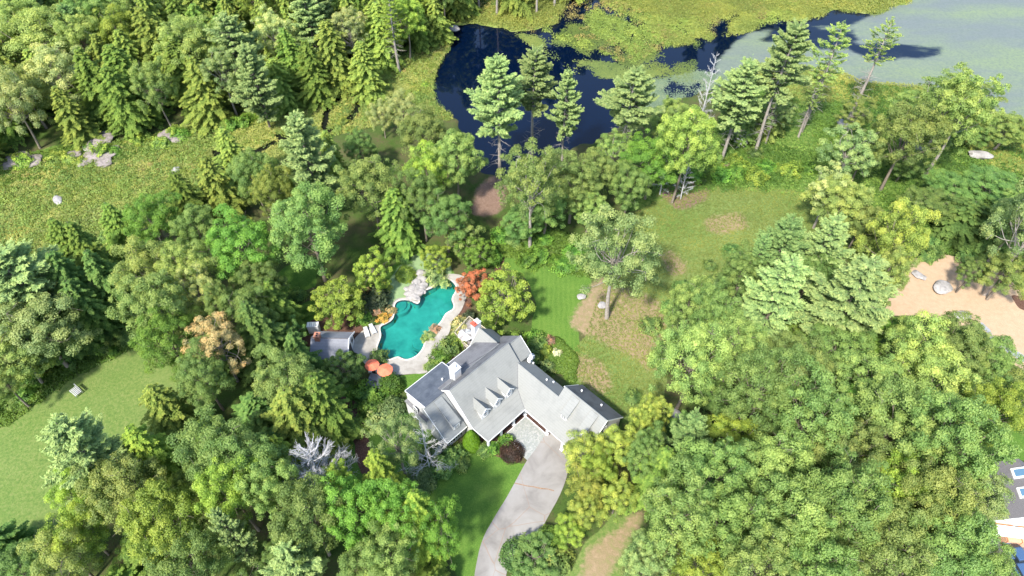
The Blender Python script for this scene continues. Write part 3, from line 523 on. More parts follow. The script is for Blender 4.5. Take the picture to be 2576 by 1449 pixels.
def parasol(loc, name, label, r, z, mats, folded=False, n=8, group=None, rot=0):
    e = empty(name, loc, label, 'parasol', rot, group); o = MB(); o.cyl((0, 0, 0), (0, 0, z+.1), .03); o.build('pole', M['dark'], e)
    o = MB(); o.cyl((0, 0, 0), (0, 0, .1), .28, n=14); o.build('base', M['dark'], e)
    for k in range(n):
        a0 = 2*math.pi*k/n; a1 = 2*math.pi*(k+1)/n; o = MB(); bmx = o.bm; top = bmx.verts.new((0, 0, z)); rows = [[top]]
        for f in (.35, .7, 1): rows.append([bmx.verts.new((r*f*math.cos(a0+(a1-a0)*s)*(1-.04*math.sin(math.pi*s)), r*f*math.sin(a0+(a1-a0)*s)*(1-.04*math.sin(math.pi*s)), z-r*.36*f**1.25-(.03*math.sin(math.pi*s)))) for s in (0, .5, 1)])
        for s in (0, 1): bmx.faces.new((top, rows[1][s], rows[1][s+1]))
        for i in (1, 2):
            for s in (0, 1): bmx.faces.new((rows[i][s], rows[i+1][s], rows[i+1][s+1], rows[i][s+1]))
        o.build('canopy_panel', mats[k % len(mats)], e)
    return e
parasol(at(*[(860+805/3.15)/1.1925, (740+1112/3.15)/1.1925], 2.2), 'parasol', 'coral parasol on the left of the pair beside the hot tub', 1.22, 2.45, [M['coral']], n=6, group='coral parasols', rot=.2).location.z = 0
parasol(at(*[(860+927/3.15)/1.1925, (740+1158/3.15)/1.1925], 2.2)*1, 'parasol', 'coral parasol on the right of the pair, closer to the house', 1.32, 2.45, [M['coral']], n=6, group='coral parasols', rot=.5).location.z = 0
pq = z3(1690, 835, 2.6); pq.z = .95; parasol(pq, 'parasol', 'grey and white striped parasol on the raised deck', 1.3, 2.2, [M['white'], M['cloth_grey'], M['white'], M['deckwood']], n=12)
# hot tub
h = empty('hot_tub', z3(847, 1295), 'square hot tub under a dark grey cover beside the coral parasols', 'hot tub', R(-14))
o = MB(); o.box(-1.25, 1.25, -1.2, 1.2, .02, .85, bev=.08); o.build('cabinet', M['dark'], h)
o = MB(); o.box(-1.3, 1.3, -1.25, -.02, .86, .98, bev=.04); o.box(-1.3, 1.3, .02, 1.25, .86, .98, bev=.04); o.build('cover', M['cover'], h)
o = MB(); o.cyl((.1, -.3, .97), (.1, -.3, 1.0), .3, n=16); o.build('emblem', M['dark'], h)
# loungers, table and chairs
def lounger(loc, rz, label):
    e = empty('sun_lounger', loc, label, 'sun lounger', rz, 'white loungers by the pool')
    for s in (-1, 1):
        for y in (-.9, .8): o = MB(); o.box(s*.28-.03, s*.28+.03, y-.03, y+.03, 0, .3); o.build('leg', M['trim'], e)
    o = MB(); o.box(-.34, .34, -1.0, .35, .3, .36, bev=.02); o.build('seat', M['cloth_grey'], e)
    o = MB(); o.box(-.34, .34, 0, .75, -.03, .03, Matrix.Translation((0, .35, .34)) @ Matrix.Rotation(R(28), 4, 'X'), bev=.02); o.build('backrest', M['cloth_grey'], e)
    o = MB()
    for s in (-1, 1): o.box(s*.36-.03, s*.36+.03, -1.0, .4, .28, .38)
    o.build('frame', M['trim'], e)
lounger(z3(758, 822)+Vector((0, 0, .06)), R(20), 'white sun lounger nearest the shed on the pool patio')
lounger(z3(815, 792)+Vector((0, 0, .06)), R(28), 'white sun lounger on the right of the pair, nearer the water')
def chair(loc, rz, label, mt, grp):
    e = empty('patio_chair', loc, label, 'chair', rz, grp)
    for x in (-.24, .24):
        for y in (-.22, .22): o = MB(); o.cyl((x, y, 0), (x, y, .43), .025, n=6); o.build('leg', M['trim'], e)
    o = MB(); o.box(-.28, .28, -.28, .26, .42, .47, bev=.02); o.build('seat', mt, e); o = MB(); o.box(-.28, .28, .24, .3, .47, .95, bev=.02); o.build('backrest', mt, e)
for i, (x, y, a, lb) in enumerate(((795, 1190, 0, 'white patio chair below the left coral parasol'), (855, 1172, 60, 'white patio chair between the two coral parasols'), (935, 1218, 200, 'white patio chair under the right coral parasol'))):
    chair(z3(x, y)+Vector((0, 0, .06)), R(a), lb, M['trim'], 'white chairs by the hot tub')
q = z3(1655, 885, .95); chair(q, R(40), 'red-cushioned chair at the corner of the raised deck', M['coral'], None)
q = z3(1700, 895, .95); chair(q, R(120), 'pale chair beside the striped parasol on the raised deck', M['trim'], None)
# bench by the courtyard, pumpkin
e = empty('garden_bench', z7(1312, 468), 'small white curved bench at the edge of the cobbled courtyard', 'bench', R(-38))
o = MB(); o.box(-.75, .75, -.2, .2, .4, .46, bev=.02); o.build('seat', M['trim'], e)
for x in (-.6, .6): o = MB(); o.box(x-.05, x+.05, -.18, .18, 0, .4); o.build('leg', M['trim'], e)
def ball(name, loc, r, mt, label, cat, rough=.0, sub=3, sz=1, group=None, flat=.9, seed=0, grow=None):
    bm = bmesh.new(); bmesh.ops.create_icosphere(bm, subdivisions=sub, radius=1); rr = np.random.default_rng(seed); ph = rr.uniform(0, 6.28, (6, 3)); fq = rr.uniform(1.2, 4.5, (6, 3)); ax = grow or (1, 1, 1)
    for v in bm.verts:
        d = sum(math.sin(v.co.x*f[0]+p[0])*math.sin(v.co.y*f[1]+p[1])*math.sin(v.co.z*f[2]+p[2]) for f, p in zip(fq, ph))
        v.co *= 1+rough*d; v.co = Vector((v.co.x*r*ax[0], v.co.y*r*ax[1], v.co.z*r*flat*ax[2]+r*flat*.55))
    me = bpy.data.meshes.new(name); bm.to_mesh(me); bm.free()
    if rough < .05: me.polygons.foreach_set('use_smooth', np.ones(len(me.polygons), bool))
    o = link(name, me, mt, None, loc); o.rotation_euler.z = rr.uniform(0, 6); return tag(o, label, cat, group)
ball('pumpkin', z7(1018, 500), .3, M['orange'], 'orange pumpkin at the foot of the clipped arborvitae', 'pumpkin', .01, flat=.8)
# shed (pool house)
sh = empty('shed', z3(420, 960), 'small shingled pool shed with brick chimney beside the patio', 'shed', R(-2))
def S(x, y, z): q = z3(x, y, z)-sh.location; q.rotate(Matrix.Rotation(R(2), 3, 'Z')); return q
a = S(245, 880, 4.2); b_ = S(592, 850, 4.2); yr = (a.y+b_.y)/2; x0 = a.x-.4; x1 = b_.x; hw = 2.6
o = MB(); o.prism([(yr-hw, 0), (yr-hw, 2.3), (yr, 4.0), (yr+hw, 2.3), (yr+hw, 0)], 'x', x0+.25, x1-.3); o.build('wall', M['white'], sh)
for s in (-1, 1): o = MB(); o.slab([(x0, yr, 4.2), (x1, yr, 4.2), (x1, yr+s*(hw+.25), 2.25), (x0, yr+s*(hw+.25), 2.25)][::s], .12); o.build('roof', M['roof_shed'], sh)
o = MB(); o.cyl((x0, yr, 4.22), (x1, yr, 4.22), .07, n=6); o.build('ridge_cap', M['roof_dark'], sh)
for s in (-1, 1):
    o = MB(); X = Vector((0, s*(hw+.3), -1.98)); L = X.length; X.normalize(); Y = Vector((1, 0, 0)); Z = X.cross(Y); Mx = Matrix((X, Y, Z)).transposed().to_4x4(); Mx.translation = (x1+.03, yr, 4.2); o.box(0, L, -.05, .05, -.14, .14, Mx); o.build('rake_board', M['trim'], sh)
o = MB(); o.box(x1-.31, x1-.24, yr-.7, yr+.7, .05, 2.1); o.build('door', M['dark'], sh)
for y in (yr-1.7, yr+1.7): o = MB(); o.box(x1-.31, x1-.25, y-.4, y+.4, 1, 1.9); o.build('window', M['glass'], sh)
cx = S(290, 850, 4.6).x; o = MB(); o.box(cx-.42, cx+.42, yr-.5, yr+.45, 3, 5.0); o.box(cx-.5, cx+.5, yr-.58, yr+.53, 5.0, 5.12); c_ = o.build('chimney', M['brick'], sh)
for y in (-.22, .18): o = MB(); o.box(cx-.13, cx+.13, yr+y-.12, yr+y+.12, 5.1, 5.2); o.build('flue', M['dark'], c_)
vb_ = empty('storage_box', z3(268, 800), 'white slatted box behind the shed chimney', 'box', R(3))
o = MB(); o.box(-.95, .95, -.5, .5, 0, 1.9, bev=.04); o.box(-1.0, 1.0, -.55, .55, 1.9, 2.0, bev=.03); o.build('body', M['trim'], vb_)
o = MB(); [o.box(x-.03, x+.03, -.5, .5, 2.0, 2.04) for x in (-.5, -.15, .2, .55)]; o.build('slat', M['cloth_grey'], vb_)
# neighbour's house at the right edge
def N(x, y, z): return z8(x, y, z)
c0 = N(2480, 900, 0); nb = empty('neighbour_house', c0, 'dark-roofed house with two skylights cut off by the right edge', 'house')
def nl(x, y, z): return N(x, y, z)-c0
A = nl(2520, 575, 7.5); Bq = nl(2680, 1000, 7.5); C = nl(2290, 1060, 3.6); D = nl(2150, 640, 3.6)
dirr = (Bq-A).to_2d().normalized(); nr = Vector((-dirr.y, dirr.x)); nr = nr if nr.x > 0 else -nr
L = (Bq-A).to_2d().length; hwn = 6.0
def nn(a_, s_, z): q = Vector((A.x, A.y))+dirr*a_+nr*s_; return (q.x, q.y, z)
o = MB(); o.slab([nn(0, 0, 8), nn(0, -hwn, 3.6), nn(L, -hwn, 3.6), nn(L, 0, 8)], .2); o.build('roof', M['roof_dark'], nb)
o = MB(); o.slab([nn(0, 0, 8), nn(L, 0, 8), nn(L, hwn, 3.6), nn(0, hwn, 3.6)], .2); o.build('roof', M['roof_dark'], nb)
o = MB()
for (s0, s1) in ((-1, 1),):
    pts = [nn(.3, -hwn+.4, 0), nn(.3, hwn-.4, 0), nn(L-.4, hwn-.4, 0), nn(L-.4, -hwn+.4, 0)]; tops = [nn(.3, -hwn+.4, 3.6), nn(.3, hwn-.4, 3.6), nn(L-.4, hwn-.4, 3.6), nn(L-.4, -hwn+.4, 3.6)]
    bmx = o.bm; lo = [bmx.verts.new(p) for p in pts]; hi = [bmx.verts.new(p) for p in tops]; g0 = bmx.verts.new(nn(.3, 0, 7.7)); g1 = bmx.verts.new(nn(L-.4, 0, 7.7))
    bmx.faces.new((lo[0], lo[1], hi[1], g0, hi[0])); bmx.faces.new((lo[2], lo[3], hi[3], g1, hi[2])); bmx.faces.new((lo[1], lo[2], hi[2], hi[1])); bmx.faces.new((lo[3], lo[0], hi[0], hi[3]))
o.build('wall', M['white'], nb)
o = MB(); o.slab([nn(L, -hwn, 3.7), nn(L+1.3, -hwn, 3.3), nn(L+1.3, hwn, 3.3), nn(L, hwn, 3.7)], .2); o.build('trim', M['trim'], nb)
for q in ((2475, 722), (2522, 865)):
    p = nl(q[0], q[1], 5.6); av = (Vector((p.x, p.y))-Vector((A.x, A.y))).dot(dirr); sv_ = (Vector((p.x, p.y))-Vector((A.x, A.y))).dot(nr)
    zz = lambda s: 8+s*(8-3.6)/hwn
    o = MB(); o.slab([nn(av-.75, sv_-.7, zz(sv_-.7)+.18), nn(av-.75, sv_+.7, zz(sv_+.7)+.18), nn(av+.75, sv_+.7, zz(sv_+.7)+.18), nn(av+.75, sv_-.7, zz(sv_-.7)+.18)], .2); k = o.build('skylight', M['trim'], nb)
    o = MB(); o.slab([nn(av-.5, sv_-.5, zz(sv_-.5)+.22), nn(av-.5, sv_+.5, zz(sv_+.5)+.22), nn(av+.5, sv_+.5, zz(sv_+.5)+.22), nn(av+.5, sv_-.5, zz(sv_-.5)+.22)], .02); o.build('pane', M['skyglass'], k)
o = MB(); o.slab([tuple(nl(x, y, 3.4)) for x, y in ((2310, 1078), (2350, 1040), (2510, 1050), (2460, 1090))], .15); o.build('porch_roof', M['cedar'], nb)
o = MB(); o.slab([tuple(nl(x, y, 3.4)) for x, y in ((2510, 1090), (2560, 1055), (2700, 1065), (2690, 1110))], .15); o.build('porch_roof', M['cedar'], nb)
bx = N(2520, 1150, 0); g = empty('delivery_crate', bx, 'large tan plywood crate on the asphalt below the neighbouring house', 'crate', R(-6))
o = MB(); o.box(-2.6, 3.5, -1.5, 1.5, 0, 1.6, bev=.05); o.build('panel', M['garage_door'], g)
o = MB(); [o.box(x-.05, x+.05, -1.54, 1.54, 0, 1.66) for x in (-2.5, -.6, 1.3, 3.4)]; o.build('batten', M['cedar'], g)
sheet('neighbour_drive', [z8(*p) for p in ((2200, 1075), (2330, 1060), (2800, 1100), (2900, 1700), (2300, 1700), (2320, 1300))], .02, M['roof_dark'], .1)
def car(loc, rz, label, mt):
    e = empty('parked_car', loc, label, 'car', rz, 'parked cars at the lower right edge')
    o = MB(); o.prism([(-2.2, .35), (-2.25, .75), (-1.5, .98), (1.9, 1.0), (2.2, .8), (2.2, .35)], 'y', -.88, .88)
    bmesh.ops.bevel(o.bm, geom=o.bm.edges[:], offset=.08, segments=2, affect='EDGES'); o.build('body', mt, e, True)
    o = MB(); o.prism([(-1.25, .97), (-.65, 1.42), (1.1, 1.45), (1.8, .98)], 'y', -.76, .76); o.build('window', M['glass'], e)
    o = MB(); o.prism([(-.62, 1.43), (-.5, 1.5), (.95, 1.52), (1.08, 1.45)], 'y', -.7, .7); o.build('roof', mt, e)
    for x in (-1.4, 1.4):
        for y in (-.85, .85): o = MB(); o.cyl((x, y-.1, .33), (x, y+.1, .33), .33, n=16); wq = o.build('wheel', M['dark'], e)
    for y in (-.6, .6): o = MB(); o.box(-2.28, -2.2, y-.17, y+.17, .62, .74); o.build('headlight', M['trim'], e)
car(z8(2510, 1320), R(100), 'blue car nearest the tan crate, half hidden by trees', M['carpaint'])
car(z8(2545, 1440), R(96), 'blue car at the bottom right corner, below the other', M['carpaint'])
# flat grey path stones and boulders
sheet('stone_path', [z5(*p) for p in ((2220, 985), (2300, 1060), (2330, 1130), (2420, 1190), (2520, 1250), (2650, 1330), (2680, 1300), (2540, 1210), (2450, 1160), (2350, 1110), (2320, 1040), (2260, 985))], .03, noisy('path_asphalt', (.24, .25, .27), (.34, .35, .37), 2), .1)
ROCKS = [(2120, 317, 1.3, 'white boulder', 'among birches right of the leaning pines', (1.4, 1, 1)), (2466, 394, 1.35, 'long pale boulder', 'in the brush near the right edge', (1.9, 1, .8)), (1143, 76, 1.5, 'round white boulder', 'at the left tip of the dark pond', (1, 1, .7)),
 (136, 685, 1.1, 'pale boulder', 'in the marsh above the left pine', (1.4, 1, .8)), (147, 507, 1.0, 'small flat boulder', 'in the left marsh', (1.8, .8, .5)), (62, 780, .8, 'small pale stone', 'by the left edge trees', (1, 1, 1)),
 (2310, 695, .9, 'low grey boulder', 'at the left side of the straw clearing', (1, 1.5, .5)), (2368, 727, 1.5, 'flat grey boulder', 'in the middle of the straw clearing', (1.3, 1, .4)), (2515, 870, .9, 'white stone', 'beside the grey path at right', (1.2, .9, .8)), (2420, 797, 1.0, 'white stone', 'at the lower rim of the straw clearing', (1.5, 1, .6)), (2460, 847, .8, 'small white stone', 'under the trees by the grey path', (1, 1, .7)),
 (432, 1207, .7, 'small brown stone', 'on the left lawn by the trees', (1.3, 1, .5)), (1515, 770, .8, 'flat square stone', 'beside the tall birch trunk', (1, 1, .25)), (430, 490, .6, 'small stone', 'on the marsh edge', (1, 1, 1)), (1462, 748, .7, 'small grey stone', 'at the edge of the mown lawn', (1.2, 1, .6)), (1700, 1045, .8, 'small pale stone', 'on the grass by the garage', (1.3, 1, .6)), (2310, 375, 1.0, 'grey stone', 'in the undergrowth right', (1, 1, .8)), (442, 430, .8, 'pinkish stone', 'below the far forest edge', (1.4, 1, .7))]
for i, (x, y, r, lb, wh, ax) in enumerate(ROCKS): ball('boulder', at(x, y), r, M['rock'], lb+' '+wh, 'boulder', .08, 4, group=None, grow=ax, flat=.6, seed=i+3)
LEDGE = [(250, 362, 2.3), (236, 392, 1.5), (276, 388, 1.8), (262, 408, 1.5), (50, 405, 1.9), (85, 408, 1.5), (180, 395, 1.4), (215, 410, 1.2), (20, 415, 1.3), (420, 345, 1.5), (444, 352, 1.3)]
for i, (x, y, r) in enumerate(LEDGE):
    wh = ['largest ledge rock', 'ledge rock'][i > 0]; ball('ledge_rock', at(x, y), r, M['rock_pink'], ['largest rounded pinkish rock of the ledge below the far forest', 'pinkish rock left of the largest ledge rock', 'pinkish rock on the right end of the ledge', 'lowest pinkish rock of the ledge', 'broad grey rock near the left edge above the marsh', 'grey rock right of the broad one near the left edge', 'low rock left of the ledge', 'small low rock below the ledge', 'grey rock nearest the left edge', 'reddish rock under the far spruces', 'small pale rock below the reddish one'][i], 'rock', .12, 4, grow=(1.5, 1.2, .55), flat=.5, seed=40+i)
WF = [(1060, 700, .8), (1048, 712, .8), (1040, 726, .9), (1052, 738, .9), (1036, 742, .8), (1064, 722, .8), (1045, 750, .8), (1058, 688, .7), (1026, 740, .6), (1030, 752, .6), (1068, 706, .6), (1056, 728, .7), (1048, 725, .7), (1066, 735, .5), (1024, 728, .5), (1070, 690, .5)]
ORD = ['first', 'second', 'third', 'fourth', 'fifth', 'sixth', 'seventh', 'eighth', 'ninth', 'tenth', 'eleventh', 'twelfth', 'thirteenth', 'fourteenth', 'fifteenth', 'sixteenth', 'seventeenth', 'eighteenth', 'nineteenth', 'twentieth']
for i, (x, y, r) in enumerate(sorted(WF, key=lambda q: q[1])): ball('waterfall_rock', at(x, y), r, M['rock'], 'pale jagged rock of the pool waterfall, '+ORD[i]+' from its upper end', 'rock', .14, 3, grow=(1.2, 1, .9), flat=.6, seed=60+i)
# lattice chair-like bench on the left lawn, and the small red feeder
e = empty('lawn_seat', z6(578, 66), 'grey slatted wooden seat alone on the left lawn', 'bench', R(-35))
o = MB(); [o.box(-.9, .9, y-.07, y+.07, .42, .47) for y in (-.45, -.22, 0, .22, .45)]; o.build('seat', M['cloth_grey'], e)
o = MB(); [o.box(-.9, .9, .62, .66, z-.07, z+.07) for z in (.62, .82, 1.02)]; o.build('backrest', M['cloth_grey'], e)
for x in (-.8, .8):
    for y in (-.5, .6): o = MB(); o.box(x-.04, x+.04, y-.04, y+.04, 0, .46 if y < 0 else 1.1); o.build('leg', M['cloth_grey'], e)
e = empty('bird_feeder', z4(2143, 950), 'small red lantern-like feeder on a post in the mulch bed', 'feeder')
o = MB(); o.cyl((0, 0, 0), (0, 0, 1.2), .05); o.build('post', M['dark'], e); o = MB(); o.box(-.2, .2, -.2, .2, 1.2, 1.5, bev=.03); o.cyl((0, 0, 1.5), (0, 0, 1.75), .35, .02, 4); o.build('house', M['coral'], e)
# ------------------------------------------------------------------ foliage meshes
def unit(v): return v/np.maximum(np.linalg.norm(v, axis=-1, keepdims=True), 1e-6)
def leaves(C, N, L, W, r, jit=.6, along=None):
    """rhombic leaf faces at C with normals near N; L, W half length and half width"""
    n = len(C); N = unit(N+r.normal(0, jit*.8, (n, 3))); A = r.normal(0, 1, (n, 3)) if along is None else along+r.normal(0, .35, (n, 3))
    T = unit(A-N*np.sum(A*N, 1, keepdims=True)); B = np.cross(N, T); L = np.broadcast_to(np.asarray(L), (n,))[:, None]; W = np.broadcast_to(np.asarray(W), (n,))[:, None]
    V = np.stack([C-T*L, C+B*W-N*L*.12, C+T*L, C-B*W-N*L*.12], 1); return V
class Leaf:
    def __init__(s): s.V = []; s.t = []
    def add(s, V, tint): s.V.append(V); s.t.append(np.repeat(np.clip(tint, 0, 1), 4))
    def mesh(s, name):
        V = np.concatenate(s.V).reshape(-1, 3); n = len(V)//4; me = np_mesh(name, V, np.arange(n*4).reshape(n, 4), np.concatenate(s.t)); return me
class Wood:
    def __init__(s, k=5): s.V = []; s.F = []; s.n = 0; s.k = k
    def tube(s, P_, r0, r1):
        P_ = np.asarray(P_, float); m = len(P_); k = s.k; d = np.gradient(P_, axis=0); d = unit(d); ref = np.array([1., 0, 0]) if abs(d[0][0]) < .8 else np.array([0, 1., 0])
        rad = np.linspace(r0, r1, m); V = []
        for i in range(m):
            a = np.cross(d[i], ref); a /= np.linalg.norm(a); b_ = np.cross(d[i], a); th = np.arange(k)*2*np.pi/k; V.append(P_[i]+rad[i]*(np.cos(th)[:, None]*a+np.sin(th)[:, None]*b_))
        V = np.concatenate(V); F = []
        for i in range(m-1):
            for j in range(k): F.append((i*k+j, i*k+(j+1) % k, (i+1)*k+(j+1) % k, (i+1)*k+j))
        s.V.append(V); s.F.append(np.array(F)+s.n); s.n += len(V)
    def mesh(s, name): return np_mesh(name, np.concatenate(s.V), np.concatenate(s.F), smooth=True)
def bent(p0, p1, r, amt=.08, m=5):
    p0 = np.asarray(p0, float); p1 = np.asarray(p1, float); t_ = np.linspace(0, 1, m)[:, None]; L = np.linalg.norm(p1-p0); o = r.normal(0, amt*L, 3); return p0+(p1-p0)*t_+o*np.sin(t_*np.pi)
def deciduous(seed, Rr=5.0, H=18, base=.34, npuff=95, pr=(1.0, 1.55), nl=190, ls=.17, lobes=.22, low=.0, sparse=0.0, droop=0, tk='std', limbs=9, up=.75):
    r = np.random.default_rng(seed); lf = Leaf(); wd = Wood(6); zc = H*(base+(1-base)*.5); hz = H*(1-base)*.5; ph = r.uniform(0, 6.28, 8)
    wd.tube(bent((0, 0, -.3), (r.normal(0, .3), r.normal(0, .3), H*.72), r, .015, 7), .024*H*.8, .1)
    g = (1+5**.5)/2
    for i in range(npuff):
        u = (i+.5)/npuff; z = 1-2*u*(.80+low) ; th = 2*np.pi*i/g+r.normal(0, .25); z = np.clip(z+r.normal(0, .06), -1, 1); rr = math.sqrt(max(0, 1-z*z))
        rad = 1+lobes*(math.sin(2*th+ph[0])*.5+math.sin(3*th+ph[1]+2*z)*.4+math.sin(5*th+ph[2]-3*z)*.3)+r.normal(0, .07)
        rad *= r.choice([1.03, .93, .80, .6], p=[.42, .28, .18, .12])*.93+.10*math.sin(4*th+6*z+ph[4]); shp = abs(z)**.8*np.sign(z)
        c = np.array([math.cos(th)*rr*rad*Rr, math.sin(th)*rr*rad*Rr, zc+shp*rad*hz*.92]); R0 = r.uniform(*pr)*Rr/5*(1 if z > -.3 else .85)
        if r.random() < sparse: continue
        out = unit(np.array([c[0], c[1], (c[2]-zc)*Rr/hz*.8+.5*Rr])); n = int(nl*r.uniform(.7, 1.2)*(R0*5/Rr/1.25)**2)
        d = unit(r.normal(0, 1, (n, 3))+out*up+np.array([0, 0, .35])); q = r.uniform(.55, 1.08, n)[:, None]
        p = c+d*R0*q*np.array([1, 1, .8]); 
        if droop: p[:, 2] -= droop*np.maximum(0, q[:, 0]-.6)*R0*r.uniform(0, 2, n)
        top = (d@out)*.5+.5; ptint = r.uniform(.10, .50)+.18*(rad-.85); tint = ptint+.45*(q[:, 0]-.72)+.42*top-.1+r.normal(0, .08, n)+(.12*z)  # tint paints pale lit tops and dark bases onto each puff
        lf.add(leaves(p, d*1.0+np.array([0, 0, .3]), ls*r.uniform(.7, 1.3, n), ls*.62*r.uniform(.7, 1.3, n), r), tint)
        if i % max(1, npuff//(limbs*3)) == 0:
            s0 = np.array([0, 0, H*r.uniform(.35, .62)]); wd.tube(bent(s0, c-out*R0*.5, r, .10, 5), .05*H/18+.03, .025)
            for _ in range(2): wd.tube(bent(c-out*R0*.6, c+r.normal(0, 1, 3)*R0*.7, r, .1, 3), .035, .012)
    return lf.mesh('crown_'+tk), wd.mesh('trunk_'+tk)
def pine(seed, H=26, Rr=4.2, live=.42, dens=1.0, tips=1.0, step=.95, stubs=True, plume=.36):
    r = np.random.default_rng(seed); lf = Leaf(); wd = Wood(5); tr_ = bent((0, 0, -.3), (r.normal(0, .25), r.normal(0, .25), H), r, .008, 8)
    wd.tube(tr_, .018*H*.75, .04); z = H*live
    if stubs:
        for _ in range(int(26*live/.42)):
            a = r.uniform(0, 6.28); zz = H*r.uniform(live*.35, live*1.05); L = r.uniform(.7, 2.6); c0 = np.array([0, 0, zz]); c1 = c0+np.array([math.cos(a)*L, math.sin(a)*L, r.normal(-.05, .25)*L]); wd.tube(bent(c0, c1, r, .08, 4), .045, .012)
            wd.tube(bent(c0+(c1-c0)*.5, c0+(c1-c0)*.9+r.normal(0, .4, 3), r, .05, 3), .02, .008)
    k = 0
    while z < H-.4:
        t_ = (z-H*live)/(H*(1-live)); prof = (min(1, .55+1.5*t_) if t_ < .3 else 1)*(1-max(0, t_-.1)/.9)**.62; nb = int(r.integers(5, 7)); a0 = r.uniform(0, 6.28)
        for j in range(nb):
            a = a0+j*2*np.pi/nb+r.normal(0, .2); L = max(.5, Rr*prof*r.choice([1.22, .98, .72, .42], p=[.25, .4, .25, .1])*r.uniform(.82, 1.18)); rise = .12+.45*t_+r.normal(0, .07)
            dr = np.array([math.cos(a), math.sin(a), 0]); p0 = np.array([0, 0, z]); s_ = np.linspace(0, 1, 6)[:, None]; B = p0+dr*L*s_+np.array([0, 0, 1])*(rise*L*s_**1.7-.05*L*s_); wd.tube(B, .05, .015)
            side = np.array([-dr[1], dr[0], 0]); m = int(11*L*dens*.62)+3
            for q in range(m):
                f = r.uniform(.28, 1.0)**.8; w_ = r.uniform(-1, 1)*.26*L*(1.15-f*.75); c = p0+dr*L*(f-abs(w_)*.0)+side*w_+np.array([0, 0, rise*L*f**1.7-.05*L*f+r.normal(0, .10)])
                n = int(26*dens); dd = unit(dr*.75+side*np.sign(w_)*.45*min(1, abs(w_)*2)+np.array([0, 0, .45])); S = plume*r.uniform(.8, 1.25)
                ax = r.uniform(-1, 1, n)[:, None]*S*1.25; ra = unit(r.normal(0, 1, (n, 3))); p = c+dd*ax+ra*S*.42*r.uniform(.3, 1, n)[:, None]
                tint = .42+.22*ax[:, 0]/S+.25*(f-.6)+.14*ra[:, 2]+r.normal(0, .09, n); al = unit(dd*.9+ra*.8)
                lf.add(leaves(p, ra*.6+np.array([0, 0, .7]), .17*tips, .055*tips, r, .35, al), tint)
        z += step*r.uniform(.75, 1.25)*(1.1-.35*t_)
    n = 60; ax = r.uniform(0, 1, n)[:, None]; p = np.array([tr_[-1][0], tr_[-1][1], H-1])+np.array([0, 0, 1.6])*ax+r.normal(0, .16, (n, 3)); lf.add(leaves(p, r.normal(0, 1, (n, 3)), .2, .06, r, .3, np.tile([0, 0, 1.], (n, 1))), .6+r.normal(0, .1, n))
    return lf.mesh('crown_pine'), wd.mesh('trunk_pine')
def spruce(seed, H=17, Rr=3.1, base=.06, step=.42, droop=.28, wide=.85, ls=.24, rag=.2, dens=1.0):
    r = np.random.default_rng(seed); lf = Leaf(); wd = Wood(5); wd.tube(bent((0, 0, -.2), (0, 0, H), r, .006, 6), .016*H*.8, .03); z = H*base; ph = r.uniform(0, 6.28, 4)
    while z < H-.15:
        t_ = (z/H-base)/(1-base); L0 = Rr*(1-t_)**wide+.18; nb = int(7+4*(1-t_)); a0 = r.uniform(0, 6.28)
        for j in range(nb):
            a = a0+j*2*np.pi/nb+r.normal(0, .18); L = L0*(1+rag*math.sin(2*a+ph[0]+5*t_)*.5+r.normal(0, rag*.6)); L = max(L, .2); dr = np.array([math.cos(a), math.sin(a), 0]); side = np.array([-dr[1], dr[0], 0])
            if L > 1.2: wd.tube([[0, 0, z], [dr[0]*L*.8, dr[1]*L*.8, z-droop*L*.6]], .03, .01)
            n = int((9+18*L)*dens); f = r.uniform(.15, 1.05, n)**.7; w_ = r.uniform(-1, 1, n)*(.30*L*(1.12-f)+.1); h = -droop*L*f**1.6+.10*L*np.sin(f*3.1)
            p = np.array([0, 0, z])+dr*(L*f)[:, None]+side*w_[:, None]; p[:, 2] += h-abs(w_)*.35+r.normal(0, .06, n)
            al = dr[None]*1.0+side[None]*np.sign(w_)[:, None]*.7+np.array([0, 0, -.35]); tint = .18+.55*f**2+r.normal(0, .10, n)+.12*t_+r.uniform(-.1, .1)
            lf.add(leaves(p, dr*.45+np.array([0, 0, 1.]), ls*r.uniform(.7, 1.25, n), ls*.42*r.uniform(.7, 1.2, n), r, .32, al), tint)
        z += step*r.uniform(.8, 1.2)
    return lf.mesh('crown_spruce'), wd.mesh('trunk_spruce')
def bush(seed, Rr=1.3, H=1.6, n=1500, ls=.13, rough=.22, cone=False):
    r = np.random.default_rng(seed); lf = Leaf(); d = unit(r.normal(0, 1, (n, 3))); d[:, 2] = np.abs(d[:, 2])*1.0-.12; d = unit(d); ph = r.uniform(0, 6.28, (5, 3)); fq = r.uniform(2, 6, (5, 3))
    b_ = sum(np.sin(d*f+p).prod(1) for f, p in zip(fq, ph)); q = (1+rough*b_)*r.uniform(.72, 1.05, n)
    if cone:
        zz = r.uniform(0, 1, n)**1.15; a = r.uniform(0, 6.28, n); ra = Rr*np.sin(np.clip((1-zz)*1.9, 0, np.pi*.62))**.8*r.uniform(.86, 1.03, n); p = np.stack([np.cos(a)*ra, np.sin(a)*ra, zz*H], 1); N = np.stack([np.cos(a), np.sin(a), zz*0+.35], 1); tint = .55+r.normal(0, .13, n)
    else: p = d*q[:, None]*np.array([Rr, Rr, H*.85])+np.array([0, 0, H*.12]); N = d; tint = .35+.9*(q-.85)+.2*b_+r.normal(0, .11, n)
    lf.add(leaves(p, N+np.array([0, 0, .3]), ls*r.uniform(.7, 1.3, n), ls*.6*r.uniform(.7, 1.3, n), r, .5), tint); return lf.mesh('shrub')
